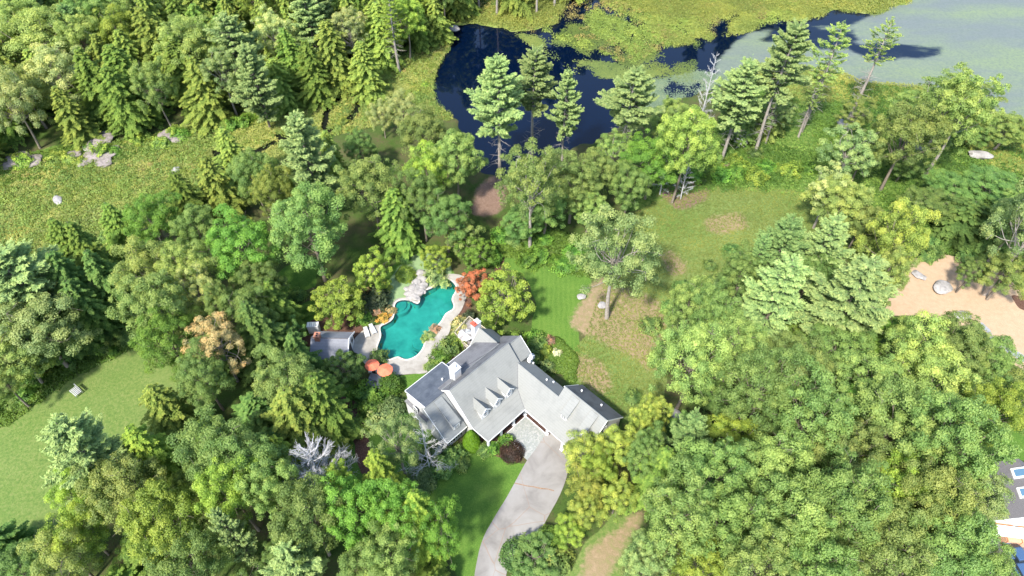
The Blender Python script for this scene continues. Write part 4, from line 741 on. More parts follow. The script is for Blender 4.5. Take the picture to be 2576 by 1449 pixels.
def bare(seed, H=12, Rr=5, droopy=False, n=26, levels=2, trunks=1):
    r = np.random.default_rng(seed); wd = Wood(4)
    wd.tube(bent((0, 0, -.2), (0, 0, H), r, .01, 6), .016*H, .03)
    for i in range(n):
        z = H*(.12+.86*i/n); t_ = i/n; a = i*2.4+r.normal(0, .3); L = Rr*(1-t_)**.6*r.uniform(.7, 1.15)+.4; d = np.array([math.cos(a), math.sin(a), (.35 if not droopy else .15)+.5*t_]); p0 = np.array([0, 0, z]); p1 = p0+d*L; B = bent(p0, p1, r, .07, 6); wd.tube(B, .055, .02)
        for j in range(6+int(3*L)):
            f = r.uniform(.25, 1); q = p0+(p1-p0)*f; q1 = q+unit(d+r.normal(0, .6, 3))*L*r.uniform(.15, .38); Bq_ = bent(q, q1, r, .08, 4); wd.tube(Bq_, .028, .012)
            for k in range(levels): w0 = q+(q1-q)*r.uniform(.3, 1); wd.tube(bent(w0, w0+unit(d+r.normal(0, .8, 3))*L*.14, r, .05, 3), .016, .008)
    return wd.mesh('trunk_bare')

K = {}
for i in range(6): K['D%d' % i] = deciduous(100+i, 5, 17+(i % 3), .30+.03*(i % 2), 145, (.58, 1.30), 380, .128, .28)
for i in range(3): K['F%d' % i] = deciduous(130+i, 4.6, 16, .18, 95, (.85, 1.35), 330, .125, .28, droop=.5, up=.5)      # fine, feathery
for i in range(3): K['S%d' % i] = deciduous(150+i, 4.6, 18, .34, 120, (.65, 1.1), 330, .125, .30, sparse=.06, limbs=9)      # thin, limbs showing
for i in range(3): K['M%d' % i] = deciduous(160+i, 3.6, 9, .12, 95, (.7, 1.1), 240, .13, .16, low=.12)                     # garden maple, foliage to the ground
for i in range(4): K['P%d' % i] = pine(200+i, 26, 4.6, (.45, .5, .42, .55)[i], 1.3, 1.25, plume=.40)
for i in range(3): K['Q%d' % i] = pine(220+i, 21, 4.9, .16, 1.15, 1.3, .9, False, .45)                               # full pine crown in the forest
K['R0'] = pine(240, 27, 3.6, .5, .55, 1.1, 1.5)                                                                       # thin ragged pine
K['R1'] = pine(241, 27, 3.2, .62, .5, 1.1, 1.6)
for i in range(4): K['K%d' % i] = spruce(300+i, 17, 3.3, .05, .40, .18, .68, rag=.42, dens=2.6, ls=.165)
for i in range(3): K['H%d' % i] = spruce(320+i, 16, 4.2, .05, .42, .10, .58, .19, .42, dens=2.3)                                # broad hemlock
K['X0'] = (None, bare(400, 11, 4.0, False, 60, 4)); K['X1'] = (None, bare(401, 9, 4.2, True, 22, 2)); K['X2'] = (None, bare(402, 18, 3.2, False, 30, 2))
VAR = {'D': 6, 'F': 3, 'S': 3, 'M': 3, 'P': 4, 'Q': 3, 'R': 2, 'K': 4, 'H': 3, 'X': 3}
DIM = {'D': (5, 18), 'F': (4.6, 16), 'S': (4.6, 18), 'M': (3.6, 9), 'P': (4.4, 26), 'Q': (4.7, 21), 'R': (3.4, 27), 'K': (3.2, 17), 'H': (4.0, 16), 'X': (4.5, 11)}
CZ = {'D': .62, 'F': .6, 'S': .62, 'M': .5, 'P': .72, 'Q': .6, 'R': .75, 'K': .35, 'H': .31, 'X': .6}
COL = {'oak': (.15, .25, 0.080), 'oak2': (.19, .285, 0.094), 'olive': (.20, .285, .09), 'dk': (.12, .22, .07), 'yel': (.22, .33, 0.065), 'viv': (.13, .27, 0.051), 'pin': (.17, .28, .115), 'pinl': (.25, .36, .16), 'hem': (.15, .245, .06), 'heml': (.22, .31, .08),
       'pale': (.25, .34, .11), 'gold': (.27, .35, 0.087), 'tan': (.30, .34, .14), 'red': (.33, .13, .075), 'gray': (.20, .285, .12), 'silver': (.5, .5, .5), 'wht': (.32, .39, .18), 'org': (.42, .37, .20)}
ADJ = {'oak': 'green', 'oak2': 'light green', 'olive': 'olive green', 'dk': 'dark green', 'yel': 'yellow-green', 'viv': 'bright green', 'pin': 'blue-green', 'pinl': 'pale blue-green', 'hem': 'deep green', 'heml': 'light green', 'pale': 'pale green', 'gold': 'golden-green', 'tan': 'tan-leaved', 'red': 'rust-red', 'gray': 'grey-green', 'silver': 'silver', 'wht': 'whitish-green', 'org': 'orange-tinged'}
KIND = {'D': ('broadleaf_tree', 'round-crowned broadleaf', 'tree'), 'F': ('feathery_tree', 'fine-leaved feathery tree', 'tree'), 'S': ('open_crowned_tree', 'open tree with visible limbs', 'tree'), 'M': ('garden_maple', 'low dense garden tree', 'tree'), 'P': ('white_pine', 'tall pine with bare lower trunk', 'pine tree'),
        'Q': ('white_pine', 'full plumed pine', 'pine tree'), 'R': ('ragged_pine', 'thin ragged pine', 'pine tree'), 'K': ('spruce_tree', 'narrow conical spruce', 'spruce tree'), 'H': ('hemlock_tree', 'broad shaggy hemlock', 'hemlock tree'), 'X': ('bare_tree', 'leafless tree', 'tree')}
PLACED = []; occ = []
def plant(kind, cc, pos, h, r, label=None, lean=0, rz=None, bark=None, name=None, grp=None):
    v = K[kind+str(int(rng.integers(VAR[kind])))] if len(kind) == 1 else K[kind]; k = kind[0]; d = {'X0': (4.0, 11), 'X1': (4.2, 9), 'X2': (3.2, 18)}.get(kind, DIM[k])
    nm, ph, cat = KIND[k]; e = empty(name or nm, pos, label or '', cat, rng.uniform(0, 6.28) if rz is None else rz, grp)
    e.scale = (r/d[0], r/d[0], h/d[1]*(1 if kind not in ('X0', 'X1') else 1)); bk = bark or ('bark_pale' if k in 'PRS' else 'silver' if k == 'X' else 'bark')
    tk = v[1] if len(v[1].materials) == 0 else v[1]
    if len(tk.materials) == 0: tk.materials.append(M[bk])
    link('trunk', tk, None, e)
    if v[0]:
        if len(v[0].materials) == 0: v[0].materials.append(M['needle' if k in 'PQRKH' else 'leaf'])
        c = link('crown', v[0], None, e); c.color = (*COL[cc], 1)
    occ.append((pos[0], pos[1], r)); px = to_px((pos[0], pos[1], h*CZ[k])); PLACED.append((e, k, cc, px, label)); return e
# trees whose foot and tip can be seen: foot pixel, tip pixel, crown radius m
def foot(kind, cc, b_, tip, r, label, **kw):
    g = at(*b_)
    lo, hi = 3, 60
    for _ in range(30):
        m_ = (lo+hi)/2
        if to_px((g.x, g.y, m_))[1] > tip[1]: lo = m_
        else: hi = m_
    return plant(kind, cc, g, lo, r, label, **kw)
for a in [('P0', 'pinl', (1257, 460), (1250, 142), 5.3, 'tall pale pine left of all by the dark water, its bare trunk full length'),
          ('P1', 'pinl', (1340, 392), (1350, 122), 4.8, 'second tall pine from the left standing against the dark pond'),
          ('P2', 'pinl', (1412, 432), (1437, 178), 3.4, 'slender pine, third from left against the dark pond'),
          ('P3', 'pinl', (1560, 440), (1566, 175), 5.6, 'broad pine against blue water right of the slender pine'),
          ('P2', 'pinl', (1815, 402), (1822, 155), 5.4, 'broad blue-green pine left of the long leaning trunks by the algae water'),
          ('P1', 'pinl', (1900, 385), (1992, 55), 5.4, 'tallest pine with long pale trunk by the algae covered water'),
          ('R0', 'pale', (2015, 330), (2125, 60), 4.6, 'thin ragged pine with leaning pale trunk over the algae water'),
          ('R1', 'pale', (2135, 300), (2258, 52), 4.2, 'rightmost ragged pine, sparse branches against the algae water'),
          ('S0', 'gray', (1527, 800), (1552, 545), 6.0, 'grey-green birch with long white trunk above the straw patch'),
          ('S1', 'oak2', (1333, 625), (1335, 370), 5.2, 'light open tree with thin pale trunk above the mown lawn'),
          ('D1', 'olive', (2215, 478), (2180, 268), 5.5, 'broadleaf tree on a short pale trunk in the brush right of the pines'),
          ('S2', 'olive', (2300, 432), (2350, 185), 5.6, 'leaning open tree beside the algae water, second trunk from right'),
          ('S0', 'olive', (2325, 442), (2440, 195), 5.0, 'open tree furthest right at the edge of the algae water'),
          ('S1', 'gray', (2095, 478), (2170, 330), 5.0, 'low forked open tree left of the short pale trunk'),
          ('S2', 'gray', (2475, 740), (2590, 440), 5.5, 'open grey-green tree with leaning trunk on the straw clearing'),
          ('D3', 'heml', (1690, 510), (1745, 265), 4.8, 'yellow-green tree on a cluster of trunks over bare litter'),
          ('X2', 'silver', (1755, 330), (1785, 130), 2.4, 'white leafless snag in front of the lily pads'),
          ('X2', 'silver', (1660, 488), (1640, 360), 2.0, 'bare trunk leftmost in the cluster over the leaf litter'),
          ('X2', 'silver', (1712, 500), (1730, 400), 1.8, 'bare trunk rightmost in the cluster over the leaf litter'),
          ('X0', 'silver', (833, 1255), (822, 1128), 4.4, 'silver dead tree with bare radiating branches above the lower crowns'),
          ('X1', 'silver', (1082, 1185), (1078, 1080), 3.2, 'leafless grey tree against the left wing of the house'),
          ('S1', 'gray', (1020, 1200), (1012, 1060), 3.2, 'sparse grey-green ornamental tree left of the leafless one by the house'),
          ('X2', 'silver', (1860, 370), (1868, 330), 1.5, 'short bare snag in the brush between the tall pines'),
          ('R1', 'olive', (2008, 345), (2040, 215), 2.8, 'thin dead-branched pine just left of the ragged leaning pine')]: foot(a[0], a[1], a[2], a[3], a[4], a[5])
# crown centre pixel, crown radius in pixels, kind, colour, height
def crown(kind, cc, x, y, rp, h, label=None, **kw):
    if kind == 'D' and x > 1680 and y > 850: h += (-4.5, 0, 4)[int(x*7+y*3) % 3]
    g = at(x, y, h*CZ[kind[0]]); dist = (g-Vector((0, 0, CAM_H))).length; g.z = 0; return plant(kind, cc, g, h, (.80 if kind[0] in 'DFS' else .86)*rp*dist/FPX, label, **kw)
for s in """M yel 850 765 68 8.5|M yel 940 690 52 9|M yel 1268 762 80 10|M red 1190 722 46 5.5|M dk 866 930 50 6.5|M yel 1096 652 42 5.5|M viv 1200 640 48 7|M oak2 1165 600 50 9
D oak 780 585 105 20|D viv 612 635 88 17|Q pinl 772 400 84 24|D oak2 930 470 78 19|F yel 1075 440 62 17|D oak2 1145 405 70 18|D oak2 1060 335 72 15|D dk 905 378 44 11|F wht 1015 282 42 12|F wht 960 290 34 10
D oak 640 445 56 17|K heml 596 425 46 16|D heml 690 485 54 16|H heml 555 500 52 15|H hem 480 530 44 14|D viv 395 570 64 15|K hem 318 600 44 14|D oak 500 580 56 15|K heml 838 418 38 14|D dk 1120 545 66 15|H hem 1003 572 58 14|D oak 1060 510 58 16
F pale 375 690 72 17|D pale 480 690 66 17|S tan 505 745 55 16|D oak2 400 790 84 18|D viv 430 868 72 16|S org 548 868 72 16|K hem 245 670 50 17|K dk 205 745 54 17|K dk 285 735 48 16|H dk 235 800 52 14|K hem 190 640 42 14|K hem 700 780 50 12|D oak 618 795 66 15|D oak2 560 780 44 14|K dk 660 860 60 16|M dk 735 850 40 7|D oak 660 720 62 13
Q pinl 60 720 112 20|D gray 95 835 96 16|D olive 35 890 72 14|D olive 15 965 50 11|H dk 155 845 54 13|H hem 20 860 66 15
D oak2 728 975 84 16|H dk 760 915 46 12|H hem 820 1040 70 15|H heml 760 1080 80 16|D oak 515 955 66 14|H dk 560 900 54 12|H heml 440 1060 58 14|D oak 560 1150 100 19
Q pinl 218 1138 96 20|H yel 400 1165 58 15|D olive 320 1230 86 17|F yel 205 1245 54 13|F yel 205 1340 60 13|F pale 165 1405 66 13|H dk 40 1385 50 9|D dk 60 1440 66 10|D yel 420 1330 95 17|D oak 640 1200 90 18|D yel 590 1250 74 18|D oak2 700 1245 66 17|H yel 730 1180 44 14
D oak 480 1420 80 15|Q pinl 585 1345 42 18|Q pinl 745 1425 76 17|D oak 780 1310 96 19|D viv 880 1290 84 18|H yel 975 1240 56 18|D viv 1010 1300 76 18|H yel 1068 1345 50 20|D oak2 985 1395 78 16|F viv 1110 1330 62 17|D oak 930 1450 80 14|D yel 860 1230 50 14
F gold 1478 1140 62 9|F gold 1558 1125 54 10|F gold 1478 1225 56 9|F gold 1470 1290 46 8.5|F gold 1552 1250 48 9|F yel 1432 1335 40 7|F yel 1500 1180 52 10|M dk 1345 1405 60 4|D gold 1640 1058 42 13|D oak 1625 1150 56 14|H hem 1650 1215 60 15|F gold 1612 1070 36 11
D oak 1790 800 72 17|D oak2 1735 770 62 16|S oak2 1690 870 44 13|Q pinl 1955 745 94 22|Q pinl 2140 755 108 23|Q pin 1960 640 76 21|Q pinl 2065 635 72 21|Q pin 1900 665 48 18|D oak 1860 700 56 14|D dk 2040 700 50 15|F gold 2255 600 62 20|F pale 2238 690 48 15|D pale 2120 520 70 14|S wht 2085 490 58 14|H olive 2210 620 52 15|D oak2 2170 560 50 13|H oak 2525 560 58 14|D olive 2535 690 52 11|D gray 2560 560 60 17|D oak 2440 690 32 8|Q pinl 1970 1010 36 19|Q pin 1725 1115 72 18|D gray 1620 1420 60 13|S gray 1655 1415 40 13|D oak2 1440 470 76 15|D oak 1370 520 66 13|D oak2 1500 440 60 14|D olive 1320 455 54 12|D viv 1640 410 74 15|D oak 1580 470 60 13|S oak2 1545 390 54 13|D oak2 1480 530 52 10|D dk 1320 560 60 8|H olive 1940 300 44 11|S gray 1950 290 40 12|S oak2 1680 330 50 13|D olive 1690 300 46 12|H oak 1870 330 34 9|S oak2 2300 285 58 12|S oak2 2385 245 60 12|S olive 2460 250 46 10|S oak 2330 335 48 9|S olive 2150 290 46 10|D oak 2430 330 44 6|D dk 2280 410 48 8|D oak 2170 400 52 10|D dk 2480 470 60 7|H dk 2420 560 60 8|D olive 2530 330 50 8|D dk 2400 480 60 7|D oak 2330 520 56 7|D oak2 1745 905 98 18|D oak2 1852 872 74 17|D oak 1895 990 94 18|D oak2 1995 925 86 19|D oak 2100 885 86 17|D oak2 2190 985 90 18|D oak 2020 1065 110 20|D oak2 2125 1150 88 17|D yel 1830 1110 78 15|D oak2 2245 1085 108 19|D pale 2365 1000 98 17|D oak 2375 1130 100 18|D oak2 1930 1190 104 19|D oak 1775 1215 96 17|F pale 2300 885 76 17|D oak2 2395 885 74 15|D oak 2470 905 66 14|D olive 2520 980 70 14|D yel 2462 1060 64 15|D oak2 1700 1315 96 17|D oak 1835 1325 96 18|D oak2 1970 1325 104 19|D oak 2105 1285 104 19|D yel 2245 1235 84 16|D olive 2330 1255 84 17|D gray 2425 1255 78 15|D oak2 2215 1385 104 18|D oak 2365 1375 98 17|D yel 1765 1440 78 15|D oak2 1895 1440 84 17|D oak 2030 1435 94 17|D oak 2470 1430 64 13|D gray 1630 1425 58 12|D viv 2140 1030 50 12|D oak 2540 1045 44 12""".replace('\n', '|').split('|'):
    k, cc, x, y, rp, h = s.split(); crown(k, cc, float(x), float(y), float(rp), float(h))
# forests: the far wood above the marsh, and the margins just outside the frame
def fill(poly, z, dmin, mixt, cols, hs, rs, n=4000, margin=.8):
    pw = Q(poly, z); xs = [p[0] for p in pw]; ys = [p[1] for p in pw]; c = 0
    for _ in range(n):
        x = rng.uniform(min(xs), max(xs)); y = rng.uniform(min(ys), max(ys))
        if not inside(np.array([x]), np.array([y]), pw)[0]: continue
        if any((x-a)**2+(y-b_)**2 < (dmin*margin+.35*r_)**2 for a, b_, r_ in occ): continue
        k = rng.choice(list(mixt), p=list(mixt.values())); cc = rng.choice(cols[k]); plant(str(k), str(cc), Vector((x, y, 0)), rng.uniform(*hs), rng.uniform(*rs)*{'K': .8}.get(k, 1.0)); c += 1
    return c
for s in """Q pinl 590 130 78 22|Q pinl 780 60 66 22|Q pinl 800 20 60 22|F pale 95 110 84 18|F wht 150 190 66 17|F pale 60 230 60 16|D pale 480 130 66 18|S wht 690 95 52 18|S wht 880 80 50 17|S gray 560 190 52 17|K heml 400 140 50 19|K hem 470 200 54 18|K heml 520 250 52 17|K hem 330 230 56 18|K hem 255 240 56 18
F yel 300 90 50 17|D oak2 330 30 58 18|Q pin 50 30 66 20|Q pinl 640 200 60 21|D yel 1020 60 50 16|K heml 960 110 48 17|R0 yel 985 40 44 20|H yel 1060 30 50 15|K heml 920 190 46 14|K hem 790 200 46 16""".replace('\n', '|').split('|'):
    k, cc, x, y, rp, h = s.split(); crown(k, cc, float(x), float(y), float(rp), float(h))
mx_ = {'K': .42, 'H': .24, 'D': .18, 'Q': .09, 'F': .07}; cl = {'K': ['hem', 'heml', 'hem', 'heml'], 'H': ['hem', 'heml'], 'D': ['oak', 'oak2', 'pale', 'yel'], 'Q': ['pinl', 'pin'], 'F': ['pale', 'yel', 'wht']}
n1_ = fill([(-140, 400), (-140, -120), (1180, -120), (1150, -10), (1120, 15), (1085, 60), (1040, 80), (950, 112), (870, 160), (790, 182), (700, 222), (600, 235), (480, 258), (400, 270), (200, 282), (80, 320)], 7, 5.5, mx_, cl, (13, 19), (3.4, 5.0))
for i, (x, y) in enumerate([(1160, 30), (1205, 22), (1250, 34), (1300, 20), (1350, 32), (1395, 14), (1440, -10), (1480, -25), (1150, -30), (1330, -60), (1520, -70), (1600, -60), (1690, -75), (1780, -65), (1870, -80), (1960, -75), (2050, -90), (1240, -50), (1420, -70), (1640, -120), (1820, -130), (2000, -140)]):
    plant('P' if i % 3 else 'H', ['heml', 'oak2', 'yel'][i % 3], at(x, y), rng.uniform(24, 32), rng.uniform(4, 5.2), ('tall pale-trunked pine' if i % 3 else 'tall hemlock')+' on the far pond shore at the top edge, '+ORD[[1160, 1205, 1250, 1300, 1350, 1395, 1440, 1480, 1150, 1330, 1520, 1600, 1690, 1780, 1870, 1960, 2050, 1240, 1420, 1640][i] if False else i] if i < 20 else 'tall pine beyond the far pond shore marsh, '+['nearer', 'farther'][i-20]+' one', grp='tall trees on the far pond shore')
n2_ = 0 and fill([(480, 1200), (560, 1000), (800, 960), (820, 1160), (1060, 1340), (1100, 1560), (100, 1560), (280, 1300)], 9, 7.4, {'D': .6, 'H': .3, 'Q': .1}, cl, (11, 15), (4, 5))
n3_ = fill([(1720, 1050), (1760, 860), (2200, 820), (2450, 950), (2420, 1500), (1700, 1500)], 4, 4.4, {'D': 1}, {'D': ['dk', 'hem', 'viv']}, (6, 9), (2.2, 3.2)); n4_ = fill([(300, 1250), (560, 1000), (800, 960), (820, 1160), (1060, 1380), (1100, 1500), (200, 1500)], 4, 4.4, {'D': .6, 'H': .4}, {'D': ['dk', 'hem'], 'H': ['dk', 'hem']}, (6, 9), (2.2, 3.2))
print('filled', n1_, n2_, n3_, 'trees', len(PLACED))
# unique labels: side of the picture region, then order from the left
REG = [('in the far wood at left', lambda x, y: y < 420 and x < 250), ('in the far wood near its middle', lambda x, y: y < 420 and x < 520), ('in the far wood above the stream', lambda x, y: y < 330 and x < 820 and not (x > 720 and y > 360)), ('in the far wood beside the dark pond', lambda x, y: y < 230 and x < 1180), ('on the far shore of the dark pond', lambda x, y: y < 60),
       ('between the marsh and the pool', lambda x, y: 640 < x < 1230 and y < 640), ('on the left side below the marsh', lambda x, y: x <= 330 and y < 1060), ('left of the shed beyond the left lawn', lambda x, y: x <= 660 and y < 930), ('around the pool and shed', lambda x, y: x < 1320 and y < 960), ('left of the house', lambda x, y: x < 900 and y < 1120),
       ('in the lower left corner wood', lambda x, y: x < 450), ('below the dead silver tree', lambda x, y: x < 1200 and y >= 1120), ('beside the driveway', lambda x, y: x < 1660 and y > 960), ('between dark pond and meadow', lambda x, y: x < 1760 and y < 640), ('near the algae water', lambda x, y: y < 470), ('beside the straw clearing', lambda x, y: x > 2180 and y < 800), ('between meadow and sand', lambda x, y: y < 820),
       ('in the right wood, upper part', lambda x, y: y < 1010), ('in the right wood, middle part', lambda x, y: y < 1200), ('in the right wood near the bottom', lambda x, y: True)]
from collections import defaultdict
grpd = defaultdict(list)
for e, k, cc, px, lb in PLACED:
    nm, ph, cat = KIND[k]
    if lb: continue
    rg = next(n for n, f in REG if f(*px)); grpd[(ADJ[cc]+' '+ph, rg, nm)].append((px, e))
SP = {'M red': 'rust-red japanese maple at the bend of the pool patio'}
for (ph, rg, nm), L in grpd.items():
    L.sort(key=lambda q: q[0][0])
    for i, (px, e) in enumerate(L):
        e['label'] = (ph+' '+rg) if len(L) == 1 else (ORD[i]+' '+ph+' from left '+rg); e['group'] = {'tree': 'broadleaf trees', 'pine tree': 'pines', 'spruce tree': 'spruces', 'hemlock tree': 'hemlocks'}[e['category']]+' '+rg.split(',')[0]

# ------------------------------------------------------------------ shrubs
B = [bush(500+i, 1.3, 1.6, 1500, .12, .25) for i in range(3)]; B.append(bush(510, 1.3, 1.5, 2400, .08, .06)); B.append(bush(511, 1.2, 4.6, 5200, .10, cone=True))
def shrub(x, y, r, h, cc, label, kind=None, name='shrub', cat='shrub', group=None):
    me = B[kind if kind is not None else int(rng.integers(3))]
    if not me.materials: me.materials.append(M['leaf'])
    o = link(name, me, None, None, at(x, y)); o.rotation_euler.z = rng.uniform(0, 6.28); hm = {3: 1.5, 4: 4.6}.get(kind, 1.6); o.scale = (r/1.3, r/1.3, h/hm); o.color = (*COL.get(cc, (.1, .2, .05)), 1); return tag(o, label, cat, group)
COL['box'] = (.10, .21, .04); COL['arb'] = (.13, .30, .02); COL['plum'] = (.075, .045, .035); COL['crm'] = (.45, .46, .24); COL['hyd'] = (.62, .62, .5); COL['pnk'] = (.34, .22, .17); COL['dkb'] = (.06, .085, .05); COL['flw'] = (.45, .30, .08); COL['grs'] = (.26, .36, .16)
shrub(1187, 1122, 1.45, 4.8, 'arb', 'tall clipped bright green arborvitae in front of the porch end', 4, 'arborvitae')
shrub(1288, 1140, 1.9, 1.5, 'plum', 'dark purple-brown rounded shrub by the white courtyard bench', 3)
shrub(985, 972, 2.2, 2.3, 'box', 'round green shrub right of the hot tub', 3); shrub(920, 1000, 2.6, 2.0, 'viv', 'low bright shrub below the hot tub', 1); shrub(960, 1010, 2.2, 1.8, 'box', 'low green shrub below the round one by the hot tub', 0)
shrub(955, 900, 1.5, 1.6, 'dk', 'small dark shrub left of the coral parasols', 1)
shrub(1130, 880, 2.1, 2.2, 'oak', 'green shrub between patio and the back of the house, upper one', 0); shrub(1108, 905, 1.8, 1.7, 'viv', 'bright green shrub below the upper one along the patio edge', 1); shrub(1088, 925, 1.3, 1.2, 'oak2', 'small light shrub lowest along the house side of the patio', 2); shrub(1150, 862, 1.6, 1.6, 'yel', 'yellow-green shrub at the deck corner', 1)
shrub(1160, 822, 1.6, 1.6, 'crm', 'cream-flowered shrub beside the deck railing', 2); shrub(1150, 842, 1.1, 1.3, 'crm', 'smaller cream shrub below the flowered one', 0); shrub(1182, 800, 1.3, 1.4, 'dkb', 'dark shrub under the red maple by the patio', 1)
shrub(1020, 695, 1.9, 2.1, 'yel', 'round yellow-green shrub left of the pool waterfall', 3); shrub(944, 760, 2.9, 3.0, 'dkb', 'dusky dark shrub at the upper left of the pool', 2); shrub(960, 725, 1.6, 1.8, 'gold', 'golden shrub above the dusky one', 1); shrub(930, 735, 1.6, 1.9, 'org', 'orange-tinged shrub left of the golden one', 0); shrub(915, 800, 1.5, 1.5, 'viv', 'bright strap-leaved shrub beside the loungers', 0)
shrub(1080, 845, 1.0, .8, 'grs', 'clump of pale grasses in the pool patio island', 0, 'ornamental_grass', 'plant'); shrub(1095, 828, .9, .8, 'pnk', 'pinkish grass clump at the top of the patio island', 1, 'ornamental_grass', 'plant'); shrub(1068, 852, .8, .6, 'oak2', 'low green clump at the bottom of the patio island', 2, 'ornamental_grass', 'plant')
shrub(965, 800, 1.2, .8, 'flw', 'yellow and rust flower clump beside the pool coping', 0, 'flower_clump', 'plant'); shrub(982, 782, 1.0, .8, 'org', 'orange flower clump nearest the pool edge', 2, 'flower_clump', 'plant'); shrub(950, 785, 1.0, .8, 'pnk', 'pinkish flower clump behind the yellow one', 1, 'flower_clump', 'plant')
for i, (x, y, r, cc, lb) in enumerate([(1330, 895, 1.8, 'dk', 'dark shrub behind the east end of the house'), (1355, 870, 1.7, 'oak2', 'light shrub at the lower end of the mown lawn'), (1372, 885, 1.3, 'yel', 'yellow shrub at the corner of the mown lawn'), (1345, 850, 1.5, 'viv', 'bright shrub just above the light one by the mown lawn'), (1385, 860, 1.0, 'pnk', 'small pink shrub by the mown lawn corner'), (1400, 890, .9, 'hyd', 'small whitish shrub on the lawn behind the house'), (1330, 920, 1.6, 'oak', 'green shrub against the east wall'), (1375, 925, 1.3, 'gray', 'grey-green shrub by the back wall'),
        (1216, 1134, 1.2, 'oak', 'green shrub between arborvitae and porch corner'), (1240, 1130, 1.1, 'viv', 'bright shrub at the porch corner'), (1274, 1112, 1.2, 'viv', 'bright shrub by the porch edge and cobbles'), (1210, 1130, .9, 'dk', 'small dark shrub by the pumpkin'), (1155, 1145, 1.5, 'dk', 'dark shrub left of the arborvitae'), (1130, 1160, 1.9, 'oak', 'green shrub at the upper end of the front lawn'), (1105, 1180, 2.0, 'dk', 'dark shrub left at the front lawn edge'), (1165, 1170, 1.2, 'olive', 'olive shrub on the front lawn edge'), (1085, 1150, 2.0, 'gray', 'grey-green shrub below the left wing'),
        (1060, 1215, 2.4, 'gray', 'large grey-green shrub at the shaded front lawn'), (1040, 1235, 2.0, 'gray', 'grey shrub lower left of the large one'), (990, 1040, 2.6, 'gray', 'bushy grey-green shrub left of the flat roof'), (960, 1060, 2.3, 'gray', 'grey-green shrub further left of the flat roof'), (1010, 1075, 2.3, 'dk', 'dark shrub beneath the flat-roof corner'), (940, 1035, 2.2, 'box', 'green shrub by the mulch path'),
        (1300, 1400, 2.4, 'dk', 'dark spiky shrub left side of the driveway verge'), (1360, 1390, 2.5, 'oak', 'green spiky shrub on the driveway verge'), (1330, 1440, 2.3, 'dk', 'lowest dark shrub on the driveway verge'), (1395, 1420, 2.3, 'olive', 'olive shrub right of the verge shrubs'), (1385, 1365, 2.2, 'yel', 'yellow-green shrub topmost on the verge'),
        (720, 765, 2.0, 'dk', 'rounded dark shrub at the mulch bed left of the shed'), (750, 745, 1.5, 'oak', 'green shrub above the shed'), (1020, 655, 1.2, 'dk', 'small dark shrub above the waterfall'), (1120, 715, 1.0, 'grs', 'weeping pale plant over the pool edge'), (1095, 700, 1.9, 'grs', 'pale weeping shrub right of the waterfall'), (1240, 655, 1.9, 'viv', 'bright shrub at the mulch bend by the mown lawn'),
        (1815, 450, 2.2, 'viv', 'bright round bush at the upper edge of the meadow'), (1850, 440, 2.0, 'viv', 'bright bush right of the round one on the meadow edge'), (1900, 450, 2.2, 'yel', 'yellow bush on the meadow edge')]): shrub(x, y, r, r*1.05, cc, lb, 3 if r > 2.1 and i % 2 else None)
# understory bushes along wood edges and in the brush
EDGE = [('along the forest edge above the left marsh', [(0, 415), (140, 392), (230, 410), (320, 360), (430, 345), (560, 315), (680, 290), (790, 245)], 26, ['yel', 'oak2', 'viv', 'gold'], (1.3, 2.3)),
        ('along the left lawn edge', [(0, 1045), (70, 985), (150, 925), (240, 870), (330, 835)], 16, ['viv', 'yel', 'oak', 'oak2'], (1.0, 1.8)),
        ('on the stream bank', [(700, 400), (780, 350), (860, 310), (930, 270), (1000, 240), (1080, 215)], 11, ['yel', 'olive', 'gold'], (.8, 1.3)),
        ('below the marsh on its lower edge', [(60, 690), (180, 650), (300, 590), (400, 530), (500, 480), (560, 440)], 22, ['olive', 'dk', 'oak'], (1.2, 2.0)),
        ('along the pond side meadow edge', [(1560, 500), (1640, 440), (1740, 430), (1840, 410), (1960, 420), (2060, 440)], 16, ['viv', 'oak', 'yel'], (1.2, 2.2)),
        ('behind the mown lawn', [(1260, 600), (1330, 635), (1400, 650), (1470, 660), (1500, 610)], 16, ['oak', 'viv', 'oak2', 'dk'], (1.2, 2.2)),
        ('along the meadow side of the right wood', [(1660, 1010), (1680, 930), (1660, 860), (1720, 740), (1800, 690), (1880, 640), (2010, 590)], 16, ['oak', 'dk', 'oak2'], (1.3, 2.2)),
        ('at the straw clearing edge', [(2290, 640), (2380, 625), (2460, 640), (2540, 700)], 8, ['oak', 'dk'], (1.2, 2.0))]
for wh, pl, n, cs, rr in EDGE:
    seg = [at(*p) for p in pl]; ds = np.cumsum([0]+[(b_-a).length for a, b_ in zip(seg[:-1], seg[1:])]); items = []
    for i in range(n):
        s_ = (i+.5+rng.uniform(-.4, .4))/n*ds[-1]; k = int(np.clip(np.searchsorted(ds, s_)-1, 0, len(seg)-2)); p = seg[k].lerp(seg[k+1], (s_-ds[k])/(ds[k+1]-ds[k])); p = p+Vector((rng.normal(0, 1.6), rng.normal(0, 1.6), 0)); items.append((to_px(p), rng.uniform(*rr), str(rng.choice(cs))))
    items.sort(key=lambda q: q[0][0])
    for i, (px, r_, cc) in enumerate(items):
        nm = (ORD[i]+' ') if i < 20 else ['', 'twenty-first', 'twenty-second', 'twenty-third', 'twenty-fourth', 'twenty-fifth', 'twenty-sixth'][i-19]+' '
        shrub(px[0], px[1], r_, r_*rng.uniform(.7, 1.1), cc, nm+'wild bush '+wh+', '+ADJ.get(cc, cc), None, 'wild_bush', 'bush', 'wild bushes '+wh)

